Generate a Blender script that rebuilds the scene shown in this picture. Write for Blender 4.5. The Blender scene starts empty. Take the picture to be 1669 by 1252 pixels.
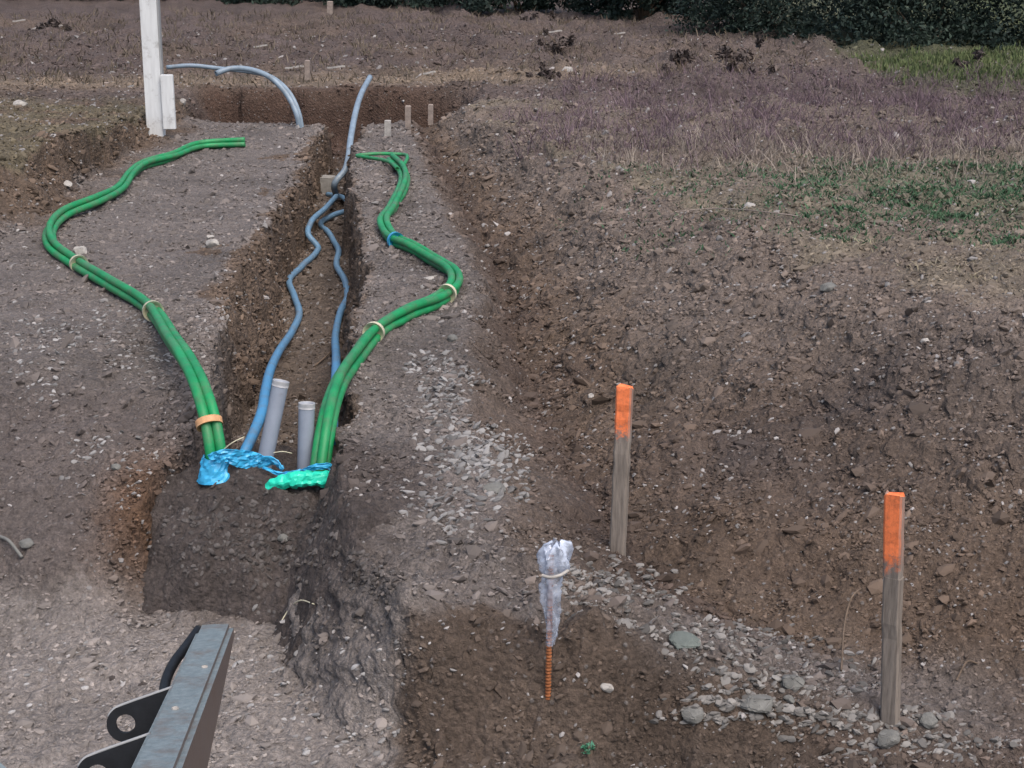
import bpy, bmesh, math, random
import numpy as np
from mathutils import Vector, Matrix

# ---------------------------------------------------------------- camera, sky, sun, exposure
SC = bpy.context.scene
COL = SC.collection
FPX, CU, CV = 2400.0, 834.5, 626.0
PITCH = math.radians(17.5)
HC = 2.8
cam_d = bpy.data.cameras.new('camera')
cam_d.sensor_width = 36.0
cam_d.lens = FPX / 1669.0 * 36.0
cam_d.clip_start = 0.05
cam_d.clip_end = 1500.0
cam = bpy.data.objects.new('camera', cam_d)
COL.objects.link(cam)
cam.location = (0, 0, HC)
cam.rotation_euler = (math.radians(90) - PITCH, 0, 0)
SC.camera = cam
cam_d.dof.use_dof = False

SUN_EL, SUN_AZ = math.radians(60), math.radians(150)     # az measured from +Y towards +X
world = bpy.data.worlds.new('World')
SC.world = world
world.use_nodes = True
wn = world.node_tree
wn.nodes.clear()
sky = wn.nodes.new('ShaderNodeTexSky')
sky.sky_type = 'NISHITA'
sky.sun_disc = False
sky.sun_elevation = SUN_EL
sky.sun_rotation = SUN_AZ
sky.air_density = 1.0
sky.dust_density = 4.0
sky.ozone_density = 1.0
bgn = wn.nodes.new('ShaderNodeBackground')
bgn.inputs['Strength'].default_value = 0.115
outw = wn.nodes.new('ShaderNodeOutputWorld')
wn.links.new(sky.outputs[0], bgn.inputs['Color'])
wn.links.new(bgn.outputs[0], outw.inputs['Surface'])

sl = bpy.data.lights.new('sun', 'SUN')
sl.energy = 1.35
sl.angle = math.radians(58)
sl.color = (1.0, 0.91, 0.82)
sun = bpy.data.objects.new('sun', sl)
COL.objects.link(sun)
sd = Vector((math.sin(SUN_AZ) * math.cos(SUN_EL), math.cos(SUN_AZ) * math.cos(SUN_EL), math.sin(SUN_EL)))
sun.rotation_euler = sd.to_track_quat('Z', 'Y').to_euler()
sun.location = (0, 0, 20)

SC.view_settings.view_transform = 'Standard'
SC.view_settings.look = 'None'
SC.view_settings.gamma = 1.0
SC.view_settings.use_curve_mapping = False
SC.view_settings.exposure = 0.90
SC.cycles.max_bounces = 5

rng = np.random.default_rng(7)
random.seed(7)

# ---------------------------------------------------------------- pixel -> world helpers (photo pixels, real depth)
def ray(u, v):
    a = (u - CU) / FPX
    b = (CV - v) / FPX
    c, s = math.cos(PITCH), math.sin(PITCH)
    return np.array([a, c + b * s, b * c - s])

def atz(u, v, z):
    d = ray(u, v)
    t = (z - HC) / d[2]
    return np.array([d[0] * t, d[1] * t, z])

def aty(u, v, y):
    d = ray(u, v)
    t = y / d[1]
    return np.array([d[0] * t, y, HC + d[2] * t])

# ---------------------------------------------------------------- noise
_perm = np.random.default_rng(3).permutation(4096)
_ga = np.random.default_rng(4).random(4096) * 2 * np.pi
_gx, _gy = np.cos(_ga), np.sin(_ga)

def perlin(x, y):
    xi = np.floor(x).astype(np.int64); yi = np.floor(y).astype(np.int64)
    xf = x - xi; yf = y - yi
    u = xf * xf * xf * (xf * (xf * 6 - 15) + 10)
    v = yf * yf * yf * (yf * (yf * 6 - 15) + 10)
    def g(ix, iy, dx, dy):
        h = _perm[(_perm[ix & 4095] + iy) & 4095]
        return _gx[h] * dx + _gy[h] * dy
    a = g(xi, yi, xf, yf); b = g(xi + 1, yi, xf - 1, yf)
    c = g(xi, yi + 1, xf, yf - 1); d = g(xi + 1, yi + 1, xf - 1, yf - 1)
    return (a * (1 - u) + b * u) * (1 - v) + (c * (1 - u) + d * u) * v * 1.0

def fbm(x, y, scale, octs=4, gain=0.5, seed=0.0):
    r = 0; amp = 1.0; f = 1.0 / scale
    for k in range(octs):
        r = r + amp * perlin(x * f + 17.3 * k + seed, y * f - 9.1 * k + seed * 1.7)
        amp *= gain; f *= 2.03
    return r

def worley(x, y, scale, seed=0):
    """distance to nearest feature point (0..~1)"""
    x = x / scale; y = y / scale
    xi = np.floor(x).astype(np.int64); yi = np.floor(y).astype(np.int64)
    best = np.full(x.shape, 9.0)
    for dx in (-1, 0, 1):
        for dy in (-1, 0, 1):
            h = _perm[(_perm[(xi + dx + seed) & 4095] + yi + dy) & 4095]
            px = xi + dx + (h & 63) / 63.0
            py = yi + dy + ((h >> 6) & 63) / 63.0
            best = np.minimum(best, (x - px) ** 2 + (y - py) ** 2)
    return np.sqrt(best)

def sstep(t, a, b):
    t = np.clip((t - a) / (b - a), 0, 1)
    return t * t * (3 - 2 * t)

# ---------------------------------------------------------------- terrain: breaklines running away from the camera
def line(pix=(), world_pts=()):
    pts = [tuple(atz(u, v, z)) for (u, v, z) in pix] + list(world_pts)
    pts.sort(key=lambda p: p[1])
    a = np.array(pts)
    return a[:, 1], a[:, 0], a[:, 2]

L = [
    # A far left field
    line((), [(-60, -5, 1.0), (-90, 60, 1.0)]),
    # B top edge of the left cut
    line([(266, 182, .80), (200, 200, .92), (110, 225, 1.0), (0, 268, 1.0)], [(-5.6, 9, 1.0), (-7.5, 6, .9), (-8, 2, .8), (-1.6, 30, .8)]),
    # C foot of the left cut
    line([(280, 205, .66), (180, 262, .62), (85, 345, .60), (0, 405, .60)], [(-5.0, 8.6, .58), (-6.5, 6.6, .5), (-6.9, 5.6, .12), (-7, 2, .0), (-1.5, 30, .66)]),
    # D left lip of the trench
    line([(506, 236, .60), (486, 296, .60), (446, 362, .60), (400, 424, .60), (378, 480, .60), (350, 560, .60), (335, 640, .58), (326, 700, .52)],
         [(-1.60, 6.15, .44), (-1.64, 5.9, .30), (-1.68, 5.65, .13), (-1.68, 5.4, .02), (-1.4, 5.0, .0), (-1.4, 2, .0), (-2.2, 30, .6)]),
    # E left foot of the trench
    line([(508, 300, .05), (494, 360, .03), (490, 390, .03), (466, 450, .0), (452, 560, .0), (418, 660, .0), (366, 730, .0)],
         [(-1.50, 6.1, .0), (-1.52, 5.6, .0), (-1.2, 2, .0), (-2.1, 30, .05)]),
    # F right foot of the trench
    line([(560, 300, .05), (566, 380, .03), (572, 470, .0), (560, 600, .0), (548, 700, .0)],
         [(-.80, 6.6, .0), (-1.02, 6.2, .0), (-.99, 5.7, .0), (-.84, 5.15, .0), (-.60, 4.6, .0), (-.2, 4.0, .0), (1.5, 3.6, -.03), (3, 2, -.03), (-1.7, 30, .05)]),
    # G right lip of the trench
    line([(578, 240, .58), (572, 300, .58), (582, 350, .58), (594, 420, .58), (594, 480, .58), (578, 560, .57), (566, 640, .55), (553, 780, .52), (590, 880, .48), (642, 965, .45), (650, 1010, .42)],
         [(-.38, 4.84, .42), (-.37, 4.74, .34), (-.34, 4.60, .03), (-.1, 3.9, .0), (1.6, 3.5, -.03), (3.1, 2, -.03), (-1.6, 30, .58)]),
    # H right edge of the gravel strip
    line([(664, 202, .60), (700, 300, .58), (752, 400, .57), (782, 470, .56), (760, 560, .56), (748, 640, .54), (790, 760, .48), (842, 900, .42), (905, 1035, .38)],
         [(.14, 4.84, .39), (.17, 4.72, .30), (.22, 4.56, .0), (.5, 4.1, -.03), (1.8, 3.4, -.03), (3.2, 2, -.03), (-1.2, 30, .6)]),
    # J bottom of the right hand hollow
    line([(690, 214, .54), (742, 330, .38), (812, 440, .31), (842, 560, .25), (884, 680, .20), (952, 800, .21), (1010, 900, .20)],
         [(.72, 5.45, .16), (1.1, 5.2, .08), (1.5, 5.0, .02), (1.9, 4.7, -.02), (2.3, 4.2, -.04), (2.6, 3.4, -.03), (3.3, 2, -.03), (-1.0, 30, .6)]),
    # K foot of the dark slope
    line([(728, 206, .66), (835, 290, .60), (925, 366, .60), (1010, 475, .56), (1090, 620, .46), (1120, 760, .38), (1180, 880, .28), (1300, 960, .18), (1500, 1010, .14)],
         [(2.9, 4.8, .1), (3.4, 3.8, .05), (4.2, 2, .0), (-.9, 30, .8)]),
    # M top of the slope
    line([(775, 197, .82), (960, 262, .85), (1110, 325, .88), (1280, 395, .90), (1500, 462, .93), (1720, 545, .92)],
         [(3.8, 5.6, .84), (5.2, 4.4, .7), (6.5, 2, .6), (-.5, 30, .9)]),
    # N right field
    line((), [(60, -5, 1.0), (90, 60, 1.0)]),
]
ARX = np.arange(-6, 62, .05)
LX = np.array([np.interp(ARX, *(l[0], l[1])) for l in L])
LZ = np.array([np.interp(ARX, *(l[0], l[2])) for l in L])
_k = np.ones(3) / 3
for i in range(len(L)):
    LX[i] = np.convolve(np.pad(LX[i], 1, mode='edge'), _k, 'valid')
    LZ[i] = np.convolve(np.pad(LZ[i], 1, mode='edge'), _k, 'valid')
for i in range(1, len(L)):
    LX[i] = np.maximum(LX[i], LX[i - 1] + .05)

def seg_param(x, y):
    """x,y arrays -> (segment index, fraction, z)"""
    xs = [np.interp(y, ARX, LX[i]) for i in range(len(L))]
    zs = [np.interp(y, ARX, LZ[i]) for i in range(len(L))]
    s = np.zeros(x.shape); z = np.where(x < xs[0], zs[0], zs[-1]); s = np.where(x < xs[0], 0, len(L) - 1.001)
    for i in range(len(L) - 1):
        m = (x >= xs[i]) & (x < xs[i + 1])
        f = (x - xs[i]) / (xs[i + 1] - xs[i])
        s = np.where(m, i + f, s)
        z = np.where(m, zs[i] + (zs[i + 1] - zs[i]) * f, z)
    return s, z

def far_z(x, y):
    return .84 + .08 * sstep(x, -1.2, 2.0) + .16 * sstep(y, 18, 27) * (1 - sstep(x, -1.2, 2.0)) + .02 * np.clip(y - 30, 0, 300) * 0.3

def cross_cut(x, y):
    """the cross trench at the far end"""
    y0 = 16.75 + .10 * fbm(x, y, 1.2, 2, seed=3)
    y1 = 18.15 + .35 * fbm(x, y * .3, 1.4, 3, seed=5)
    m = sstep(y, y0 - .12, y0 + .12) * (1 - sstep(y, y1 - .1, y1 + .12))
    return m * sstep(x, -3.9, -3.4) * (1 - sstep(x, -1.0, -.3))

def macro(x, y, warp=True):
    x = np.asarray(x, float); y = np.asarray(y, float)
    if warp:
        w = np.clip(y / 8, .5, 1.0)
        wx = x + (.07 * fbm(x, y, .6, 3, seed=1.5) + .03 * fbm(x, y, .12, 2, seed=8)) * w
        wy = y + (.10 * fbm(x, y, .7, 3, seed=4.5)) * w
    else:
        wx, wy = x, y
    s, z = seg_param(wx, wy)
    f = sstep(wy, 17.2, 17.9)
    z = z * (1 - f) + far_z(x, y) * f
    c = cross_cut(x, y)
    z = z * (1 - c) + (.15) * c
    # small hump of field left of the trench mouth and low spoil ridge behind the cut
    z = z + .10 * np.exp(-((x + 7.0) / 2.6) ** 2 - ((y - 15) / 2.0) ** 2)
    z = z + .11 * np.exp(-((y - 7.15 - .12 * (x + 3)) / .42) ** 2) * (1 - sstep(x, -2.5, -1.75))
    z = z + .05 * fbm(x, y, 2.2, 3, seed=11) * sstep(y, 3, 7)
    z = z + .10 * fbm(x, y + x * .4, .9, 2, seed=13) * sstep(s, 8.2, 9.0) * (1 - sstep(s, 10.1, 10.5))
    return z, s

def micro(x, y, s, z):
    """clods and lumps; rougher on slopes and walls"""
    slope = ((s > 7.0) & (s < 10.2)) | ((s > 1) & (s < 2)) | ((s > 3) & (s < 4))
    rough = np.where(slope, 1.25, .95)
    rough = np.where((s > 5) & (s < 7.6) & (y < 5.3), 1.9, rough)
    plat = (s > 3) & (s < 6)
    rough = np.where(plat & (y < 6), .8, rough)
    rough = np.where((s > 2) & (s < 3) & (y > 7), .6, rough)
    n = .034 * fbm(x, y, .35, 4, .6, seed=21)
    cl3 = worley(x + .05 * perlin(x * 4, y * 4), y + .05 * perlin(x * 4 + 5, y * 4), .26, 17)
    n = n + .05 * sstep(fbm(x, y, .9, 2, seed=35), -.1, .4) * np.clip(.6 - cl3, 0, 1)
    cl = worley(x + .03 * perlin(x * 9, y * 9), y + .03 * perlin(x * 9 + 5, y * 9), .13, 5)
    cl2 = worley(x, y, .055, 91)
    msk = sstep(fbm(x, y, .5, 2, seed=33), -.15, .35)
    n = n + .045 * msk * np.clip(.55 - cl, 0, 1) + .020 * np.clip(.5 - cl2, 0, 1)
    n = n + .010 * fbm(x, y, .045, 2, seed=55)
    far = sstep(y, 17, 22)
    n = n + far * .15 * fbm(x, y, .7, 3, .6, seed=61)
    return n * rough

def ground_z(x, y):
    x = np.atleast_1d(np.asarray(x, float)); y = np.atleast_1d(np.asarray(y, float))
    z, s = macro(x, y)
    return z + micro(x, y, s, z)

PILE_C = None
def pile_z(x, y):
    """dark backfill pile in the mouth of the trench"""
    xw = x + .07 * fbm(x, y, .3, 3, .6, seed=71); yw = y + .13 * fbm(x, y, .30, 3, .6, seed=72)
    front = np.clip((yw - 5.60) / .66, 0, 1) ** .75
    crest = .44 - .05 * ((xw + 1.05) / .55) ** 2 + .05 * fbm(x, y * .3, .4, 2, seed=73)
    crest = crest + .07 * np.exp(-((xw + 1.30) / .16) ** 2)
    crest = np.clip(crest, .1, .52)
    prof = np.where(yw < 6.25, crest * front ** .85, crest - np.clip(yw - 6.25, 0, 9) * .34)
    left = sstep(xw, -1.80, -1.55)
    xg = np.interp(yw, ARX, LX[6])
    ramp_ = np.clip(.50 + (xw - xg) * 1.35, 0, .48) * sstep(yw, 5.05, 5.75) * (1 - sstep(yw, 6.4, 6.8)) * (1 - sstep(xw - xg, .0, .16))
    right = 1 - sstep(xw - xg, .0, .16)
    xw = xw + .16 * fbm(x, y, .35, 3, .6, seed=77); yw = yw + .22 * fbm(x, y, .4, 3, .6, seed=78)
    spill = sstep(xw - xg, -.46, -.24) * (1 - sstep(xw - xg, -.02, .14)) * sstep(yw, 4.98, 5.35) * (1 - sstep(yw, 6.0, 6.4))
    g = macro(x, y)[0]
    z = np.maximum(np.maximum(prof * left * right, ramp_), (g + .085) * spill + (g - .06) * (1 - spill))
    z = z + .025 * fbm(x, y, .45, 2, seed=79)
    n = .035 * fbm(x, y, .22, 4, .65, seed=75) + .045 * np.clip(.55 - worley(x, y, .11, 11), 0, 1) + .022 * np.clip(.5 - worley(x, y, .04, 13), 0, 1)
    return z - .035 + n

def surf_z(x, y):
    g = ground_z(x, y)
    p = pile_z(np.atleast_1d(np.asarray(x, float)), np.atleast_1d(np.asarray(y, float)))
    x = np.atleast_1d(x); y = np.atleast_1d(y)
    inside = (x > -1.7) & (x < -.2) & (y > 5.0) & (y < 7.6)
    return np.where(inside, np.maximum(g, p), g)

_gx0, _gy0, _gs = -14.0, 2.0, .03
_GXX, _GYY = np.meshgrid(np.arange(_gx0, 14, _gs), np.arange(_gy0, 36, _gs))
_GZ = macro(_GXX.ravel(), _GYY.ravel())[0]
_pz = pile_z(_GXX.ravel(), _GYY.ravel())
_ins = (_GXX.ravel() > -1.7) & (_GXX.ravel() < -.2) & (_GYY.ravel() > 5.0) & (_GYY.ravel() < 7.6)
_GZ = np.where(_ins, np.maximum(_GZ, _pz), _GZ).reshape(_GXX.shape)
def grid_z(x, y):
    fx = np.clip((x - _gx0) / _gs, 0, _GXX.shape[1] - 1.01); fy = np.clip((y - _gy0) / _gs, 0, _GXX.shape[0] - 1.01)
    i = fx.astype(int); j = fy.astype(int); a = fx - i; b = fy - j
    return (_GZ[j, i] * (1 - a) + _GZ[j, i + 1] * a) * (1 - b) + (_GZ[j + 1, i] * (1 - a) + _GZ[j + 1, i + 1] * a) * b

def Gmany(uv):
    """where the view rays of photo pixels meet the ground"""
    D = np.array([ray(u, v) for u, v in uv])
    t = np.arange(2.5, 36, .02)
    out = np.zeros((len(D), 3))
    for k in range(0, len(D), 500):
        d = D[k:k + 500]
        X = d[:, 0:1] * t; Y = d[:, 1:2] * t; Z = HC + d[:, 2:3] * t
        h = Z < grid_z(X, Y)
        h[:, -1] = True
        i = h.argmax(1); r_ = np.arange(len(d))
        out[k:k + 500, 0] = X[r_, i]; out[k:k + 500, 1] = Y[r_, i]
    out[:, 2] = surf_z(out[:, 0], out[:, 1])
    return out

def G(u, v, lift=0.0):
    return Gmany([(u, v)])[0] + np.array([0, 0, lift])

# ---------------------------------------------------------------- object helpers
def link(o, parent=None):
    COL.objects.link(o)
    if parent is not None:
        o.parent = parent
        o.location = o.location - parent.location if False else o.location
    return o

def props(o, label=None, cat=None, group=None, kind=None):
    if label: o['label'] = label
    if cat: o['category'] = cat
    if group: o['group'] = group
    if kind: o['kind'] = kind
    return o

def mesh_np(name, verts, faces, mat, smooth=True, parent=None, cols=None, origin=None):
    """verts (n,3), faces (m,k) arrays -> object; parts are stored relative to the parent's origin"""
    verts = np.asarray(verts, np.float64)
    faces = np.asarray(faces, np.int64)
    o_ = np.array(origin if origin is not None else (0, 0, 0), float)
    me = bpy.data.meshes.new(name)
    k = faces.shape[1]
    me.vertices.add(len(verts)); me.loops.add(faces.size); me.polygons.add(len(faces))
    me.vertices.foreach_set('co', (verts - o_).astype(np.float32).ravel())
    me.loops.foreach_set('vertex_index', faces.astype(np.int32).ravel())
    me.polygons.foreach_set('loop_start', (np.arange(len(faces)) * k).astype(np.int32))
    me.polygons.foreach_set('use_smooth', np.full(len(faces), smooth, bool))
    me.update(calc_edges=True)
    if cols is not None:
        a = me.color_attributes.new('soil', 'FLOAT_COLOR', 'POINT')
        c = np.ones((len(verts), 4), np.float32); c[:, :cols.shape[1]] = cols
        a.data.foreach_set('color', c.ravel())
    me.materials.append(mat)
    ob = bpy.data.objects.new(name, me)
    COL.objects.link(ob)
    if parent is not None:
        ob.parent = parent
    elif origin is not None:
        ob.location = Vector(o_)
    return ob

def empty(name, loc, label=None, cat=None, group=None):
    o = bpy.data.objects.new(name, None)
    o.empty_display_size = .1
    COL.objects.link(o)
    o.location = Vector(loc)
    props(o, label, cat, group)
    return o

def tris_quads(bm, name, mat, parent=None, origin=(0, 0, 0), smooth=False):
    o_ = Vector(origin)
    for v in bm.verts: v.co -= o_
    bmesh.ops.recalc_face_normals(bm, faces=bm.faces)
    me = bpy.data.meshes.new(name)
    bm.to_mesh(me); bm.free()
    for p in me.polygons: p.use_smooth = smooth
    me.materials.append(mat)
    ob = bpy.data.objects.new(name, me)
    COL.objects.link(ob)
    if parent is not None: ob.parent = parent
    else: ob.location = o_
    return ob

# ---------------------------------------------------------------- materials
def new_mat(name):
    m = bpy.data.materials.new(name)
    m.use_nodes = True
    nt = m.node_tree
    b = nt.nodes['Principled BSDF']
    return m, nt, b

def N(nt, t, **kw):
    n = nt.nodes.new(t)
    for k, v in kw.items():
        if k.startswith('_'): setattr(n, k[1:], v)
        else: n.inputs[k].default_value = v
    return n

def ramp(nt, src, stops):
    r = nt.nodes.new('ShaderNodeValToRGB')
    el = r.color_ramp.elements
    while len(el) < len(stops): el.new(.5)
    for e, (p, c) in zip(el, stops):
        e.position = p
        e.color = (c, c, c, 1) if isinstance(c, (int, float)) else (*c, 1)
    nt.links.new(src, r.inputs[0])
    return r.outputs[0]

def mixc(nt, fac, a, b, mode='MIX'):
    m = nt.nodes.new('ShaderNodeMix'); m.data_type = 'RGBA'; m.blend_type = mode
    for s, v in ((m.inputs[0], fac), (m.inputs[6], a), (m.inputs[7], b)):
        if hasattr(v, 'links'): nt.links.new(v, s)
        elif isinstance(v, (int, float)): s.default_value = v
        else: s.default_value = (*v, 1)
    return m.outputs[2]

def soil_mat(name):
    m, nt, b = new_mat(name)
    at = N(nt, 'ShaderNodeAttribute', _attribute_name='soil')
    tc = nt.nodes.new('ShaderNodeTexCoord')
    co = tc.outputs['Object']
    n1 = N(nt, 'ShaderNodeTexNoise', Scale=1.7, Detail=8.0, Roughness=.65); nt.links.new(co, n1.inputs['Vector'])
    n2 = N(nt, 'ShaderNodeTexNoise', Scale=26.0, Detail=6.0, Roughness=.7); nt.links.new(co, n2.inputs['Vector'])
    n3 = N(nt, 'ShaderNodeTexNoise', Scale=90.0, Detail=4.0, Roughness=.7); nt.links.new(co, n3.inputs['Vector'])
    v1 = N(nt, 'ShaderNodeTexVoronoi', Scale=42.0, Randomness=1.0); v1.feature = 'F1'; nt.links.new(co, v1.inputs['Vector'])
    v2 = N(nt, 'ShaderNodeTexVoronoi', Scale=16.0, Randomness=1.0); nt.links.new(co, v2.inputs['Vector'])
    c = mixc(nt, 1.0, at.outputs['Color'], ramp(nt, n1.outputs['Fac'], [(.3, .78), (.7, 1.22)]), 'MULTIPLY')
    c = mixc(nt, 1.0, c, ramp(nt, n2.outputs['Fac'], [(.3, .62), (.5, 1.0), (.72, 1.4)]), 'MULTIPLY')
    c = mixc(nt, 1.0, c, ramp(nt, n3.outputs['Fac'], [(.3, .7), (.7, 1.3)]), 'MULTIPLY')
    # little pale stones embedded in the soil: voronoi cells picked by their random colour
    sep = nt.nodes.new('ShaderNodeSeparateColor'); nt.links.new(v1.outputs['Color'], sep.inputs[0])
    pick = ramp(nt, sep.outputs[0], [(.90, 0.0), (.93, 1.0)])
    near = ramp(nt, v1.outputs['Distance'], [(.25, 1.0), (.42, 0.0)])
    mk = mixc(nt, 1.0, pick, near, 'MULTIPLY')
    mk = mixc(nt, 1.0, mk, (.55, .55, .55), 'MULTIPLY')
    c = mixc(nt, mk, c, (.22, .21, .205))
    nt.links.new(c, b.inputs['Base Color'])
    b.inputs['Roughness'].default_value = .95
    b.inputs['Specular IOR Level'].default_value = .25
    # bump
    ad = nt.nodes.new('ShaderNodeMath'); ad.operation = 'MULTIPLY_ADD'
    nt.links.new(n2.outputs['Fac'], ad.inputs[0]); ad.inputs[1].default_value = 1.0
    nt.links.new(n3.outputs['Fac'], ad.inputs[2])
    ad2 = nt.nodes.new('ShaderNodeMath'); ad2.operation = 'SUBTRACT'
    nt.links.new(ad.outputs[0], ad2.inputs[0]); nt.links.new(v1.outputs['Distance'], ad2.inputs[1])
    bp = N(nt, 'ShaderNodeBump', Strength=.9, Distance=.02)
    nt.links.new(ad2.outputs[0], bp.inputs['Height'])
    nt.links.new(bp.outputs[0], b.inputs['Normal'])
    return m

def simple_mat(name, col, rough=.6, spec=.5, metal=0.0, var=.25, scale=20.0, bump=.2, col2=None, stretch=None, dirt=0.0):
    m, nt, b = new_mat(name)
    tc = nt.nodes.new('ShaderNodeTexCoord')
    co = tc.outputs['Object']
    if stretch:
        mp = nt.nodes.new('ShaderNodeMapping'); mp.inputs['Scale'].default_value = stretch
        nt.links.new(co, mp.inputs['Vector']); co = mp.outputs[0]
    n = N(nt, 'ShaderNodeTexNoise', Scale=scale, Detail=6.0, Roughness=.65); nt.links.new(co, n.inputs['Vector'])
    if col2 is None: col2 = tuple(c * (1 - var) for c in col)
    c = ramp(nt, n.outputs['Fac'], [(.35, col2), (.65, col)])
    if dirt > 0:
        n4 = N(nt, 'ShaderNodeTexNoise', Scale=7.0, Detail=9.0, Roughness=.75); nt.links.new(tc.outputs['Object'], n4.inputs['Vector'])
        c = mixc(nt, ramp(nt, n4.outputs['Fac'], [(.62 - dirt * .3, 0.0), (.75, .75)]), c, (.13, .105, .085))
    nt.links.new(c, b.inputs['Base Color'])
    b.inputs['Roughness'].default_value = rough
    b.inputs['Metallic'].default_value = metal
    b.inputs['Specular IOR Level'].default_value = spec
    if bump:
        bp = N(nt, 'ShaderNodeBump', Strength=bump, Distance=.01)
        nt.links.new(n.outputs['Fac'], bp.inputs['Height']); nt.links.new(bp.outputs[0], b.inputs['Normal'])
    return m

def attr_mat(name, rough=.8, trans=0.0, spec=.3):
    m, nt, b = new_mat(name)
    at = N(nt, 'ShaderNodeAttribute', _attribute_name='soil')
    nt.links.new(at.outputs['Color'], b.inputs['Base Color'])
    b.inputs['Roughness'].default_value = rough
    b.inputs['Specular IOR Level'].default_value = spec
    return m

M_SOIL = soil_mat('soil')
M_STONE = attr_mat('stone_gravel', .85)
M_ROCK = simple_mat('rock', (.175, .175, .165), .85, .3, var=.4, scale=18, bump=.6)
M_ROCKL = simple_mat('rock_pale', (.40, .38, .355), .8, .3, var=.35, scale=25, bump=.5)
M_SLAB = simple_mat('slab_rock', (.125, .145, .135), .8, .3, var=.3, scale=14, bump=.4)
M_GREEN = simple_mat('green_plastic', (.008, .26, .085), .5, .4, var=.3, scale=9, bump=.03, dirt=.55)
def blue_mat():
    """new blue pipe at the near end, older and dustier towards the far end"""
    m, nt, b = new_mat('blue_plastic')
    tc = nt.nodes.new('ShaderNodeTexCoord'); sp = nt.nodes.new('ShaderNodeSeparateXYZ'); nt.links.new(tc.outputs['Object'], sp.inputs[0])
    n = N(nt, 'ShaderNodeTexNoise', Scale=8.0, Detail=9.0, Roughness=.75); nt.links.new(tc.outputs['Object'], n.inputs['Vector'])
    mr = nt.nodes.new('ShaderNodeMapRange'); nt.links.new(sp.outputs['Y'], mr.inputs[0]); mr.inputs[1].default_value = .5; mr.inputs[2].default_value = 5.0
    c = mixc(nt, mr.outputs[0], (.05, .22, .42), (.12, .23, .35))
    c = mixc(nt, ramp(nt, n.outputs['Fac'], [(.50, 0.0), (.72, .7)]), c, (.14, .12, .105))
    nt.links.new(c, b.inputs['Base Color']); b.inputs['Roughness'].default_value = .5
    return m
M_BLUE = blue_mat()
M_GREYBLUE = simple_mat('greyblue_plastic', (.22, .29, .36), .45, .5, var=.3, scale=9, bump=.03, dirt=.25)
M_GREYPIPE = simple_mat('grey_pvc', (.25, .285, .35), .45, .5, var=.15, scale=12, bump=.03, dirt=.15)
M_HOLE = simple_mat('pipe_bore', (.03, .03, .035), .9, .1)
M_TAPE_P = simple_mat('pale_tape', (.62, .58, .42), .5, .5, var=.3, scale=40)
M_RIM = simple_mat('pale_rim', (.34, .35, .37), .6)
M_TAPE_O = simple_mat('orange_tape', (.60, .33, .16), .5, .5, var=.3, scale=40)
M_TAPE_B = simple_mat('blue_tape', (.05, .42, .74), .35, .5, var=.3, scale=20, bump=.3)
M_TAPE_T = simple_mat('turquoise_tape', (.02, .66, .45), .35, .5, var=.3, scale=14, bump=.3)
M_WOOD = simple_mat('weathered_wood', (.25, .215, .185), .85, .2, var=.45, scale=14, bump=.5, stretch=(6, 6, .5))
M_ORANGE = simple_mat('orange_paint', (.80, .155, .04), .75, .3, var=.22, scale=22, bump=.3, stretch=(3, 3, .8))
M_WHITE = simple_mat('white_paint', (.66, .68, .69), .6, .4, var=.16, scale=6, bump=.1, stretch=(4, 4, .5), dirt=.25)
M_WHITESIDE = simple_mat('grey_edge', (.30, .31, .32), .6, .4, var=.2, scale=9)
M_RUST = simple_mat('rusty_steel', (.36, .13, .05), .85, .3, var=.5, scale=60, bump=.5)
M_BLACK = simple_mat('black_steel', (.010, .012, .016), .6, .3, var=.4, scale=30, bump=.1)
M_CONC = simple_mat('concrete', (.33, .32, .30), .9, .2, var=.25, scale=20, bump=.4)
M_PEG = simple_mat('pale_wood', (.30, .25, .22), .85, .2, var=.35, scale=20, bump=.3)
M_TWIG = simple_mat('twig', (.16, .12, .09), .9, .2, var=.4, scale=30)

def steel_mat():
    m, nt, b = new_mat('painted_steel')
    tc = nt.nodes.new('ShaderNodeTexCoord'); co = tc.outputs['Object']
    n = N(nt, 'ShaderNodeTexNoise', Scale=9.0, Detail=9.0, Roughness=.75); nt.links.new(co, n.inputs['Vector'])
    n2 = N(nt, 'ShaderNodeTexNoise', Scale=60.0, Detail=6.0, Roughness=.7); nt.links.new(co, n2.inputs['Vector'])
    c = ramp(nt, n2.outputs['Fac'], [(.3, (.10, .13, .143)), (.7, (.20, .24, .255))])
    c = mixc(nt, ramp(nt, n.outputs['Fac'], [(.50, 0.0), (.66, .8)]), c, (.12, .09, .075))
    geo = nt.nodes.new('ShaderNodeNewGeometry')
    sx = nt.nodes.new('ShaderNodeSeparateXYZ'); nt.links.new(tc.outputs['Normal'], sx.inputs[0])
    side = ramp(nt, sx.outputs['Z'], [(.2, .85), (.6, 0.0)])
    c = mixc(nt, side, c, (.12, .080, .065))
    nt.links.new(c, b.inputs['Base Color'])
    b.inputs['Roughness'].default_value = .42
    b.inputs['Specular IOR Level'].default_value = .6
    bp = N(nt, 'ShaderNodeBump', Strength=.25, Distance=.005)
    nt.links.new(n2.outputs['Fac'], bp.inputs['Height']); nt.links.new(bp.outputs[0], b.inputs['Normal'])
    return m
M_STEEL = steel_mat()

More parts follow.
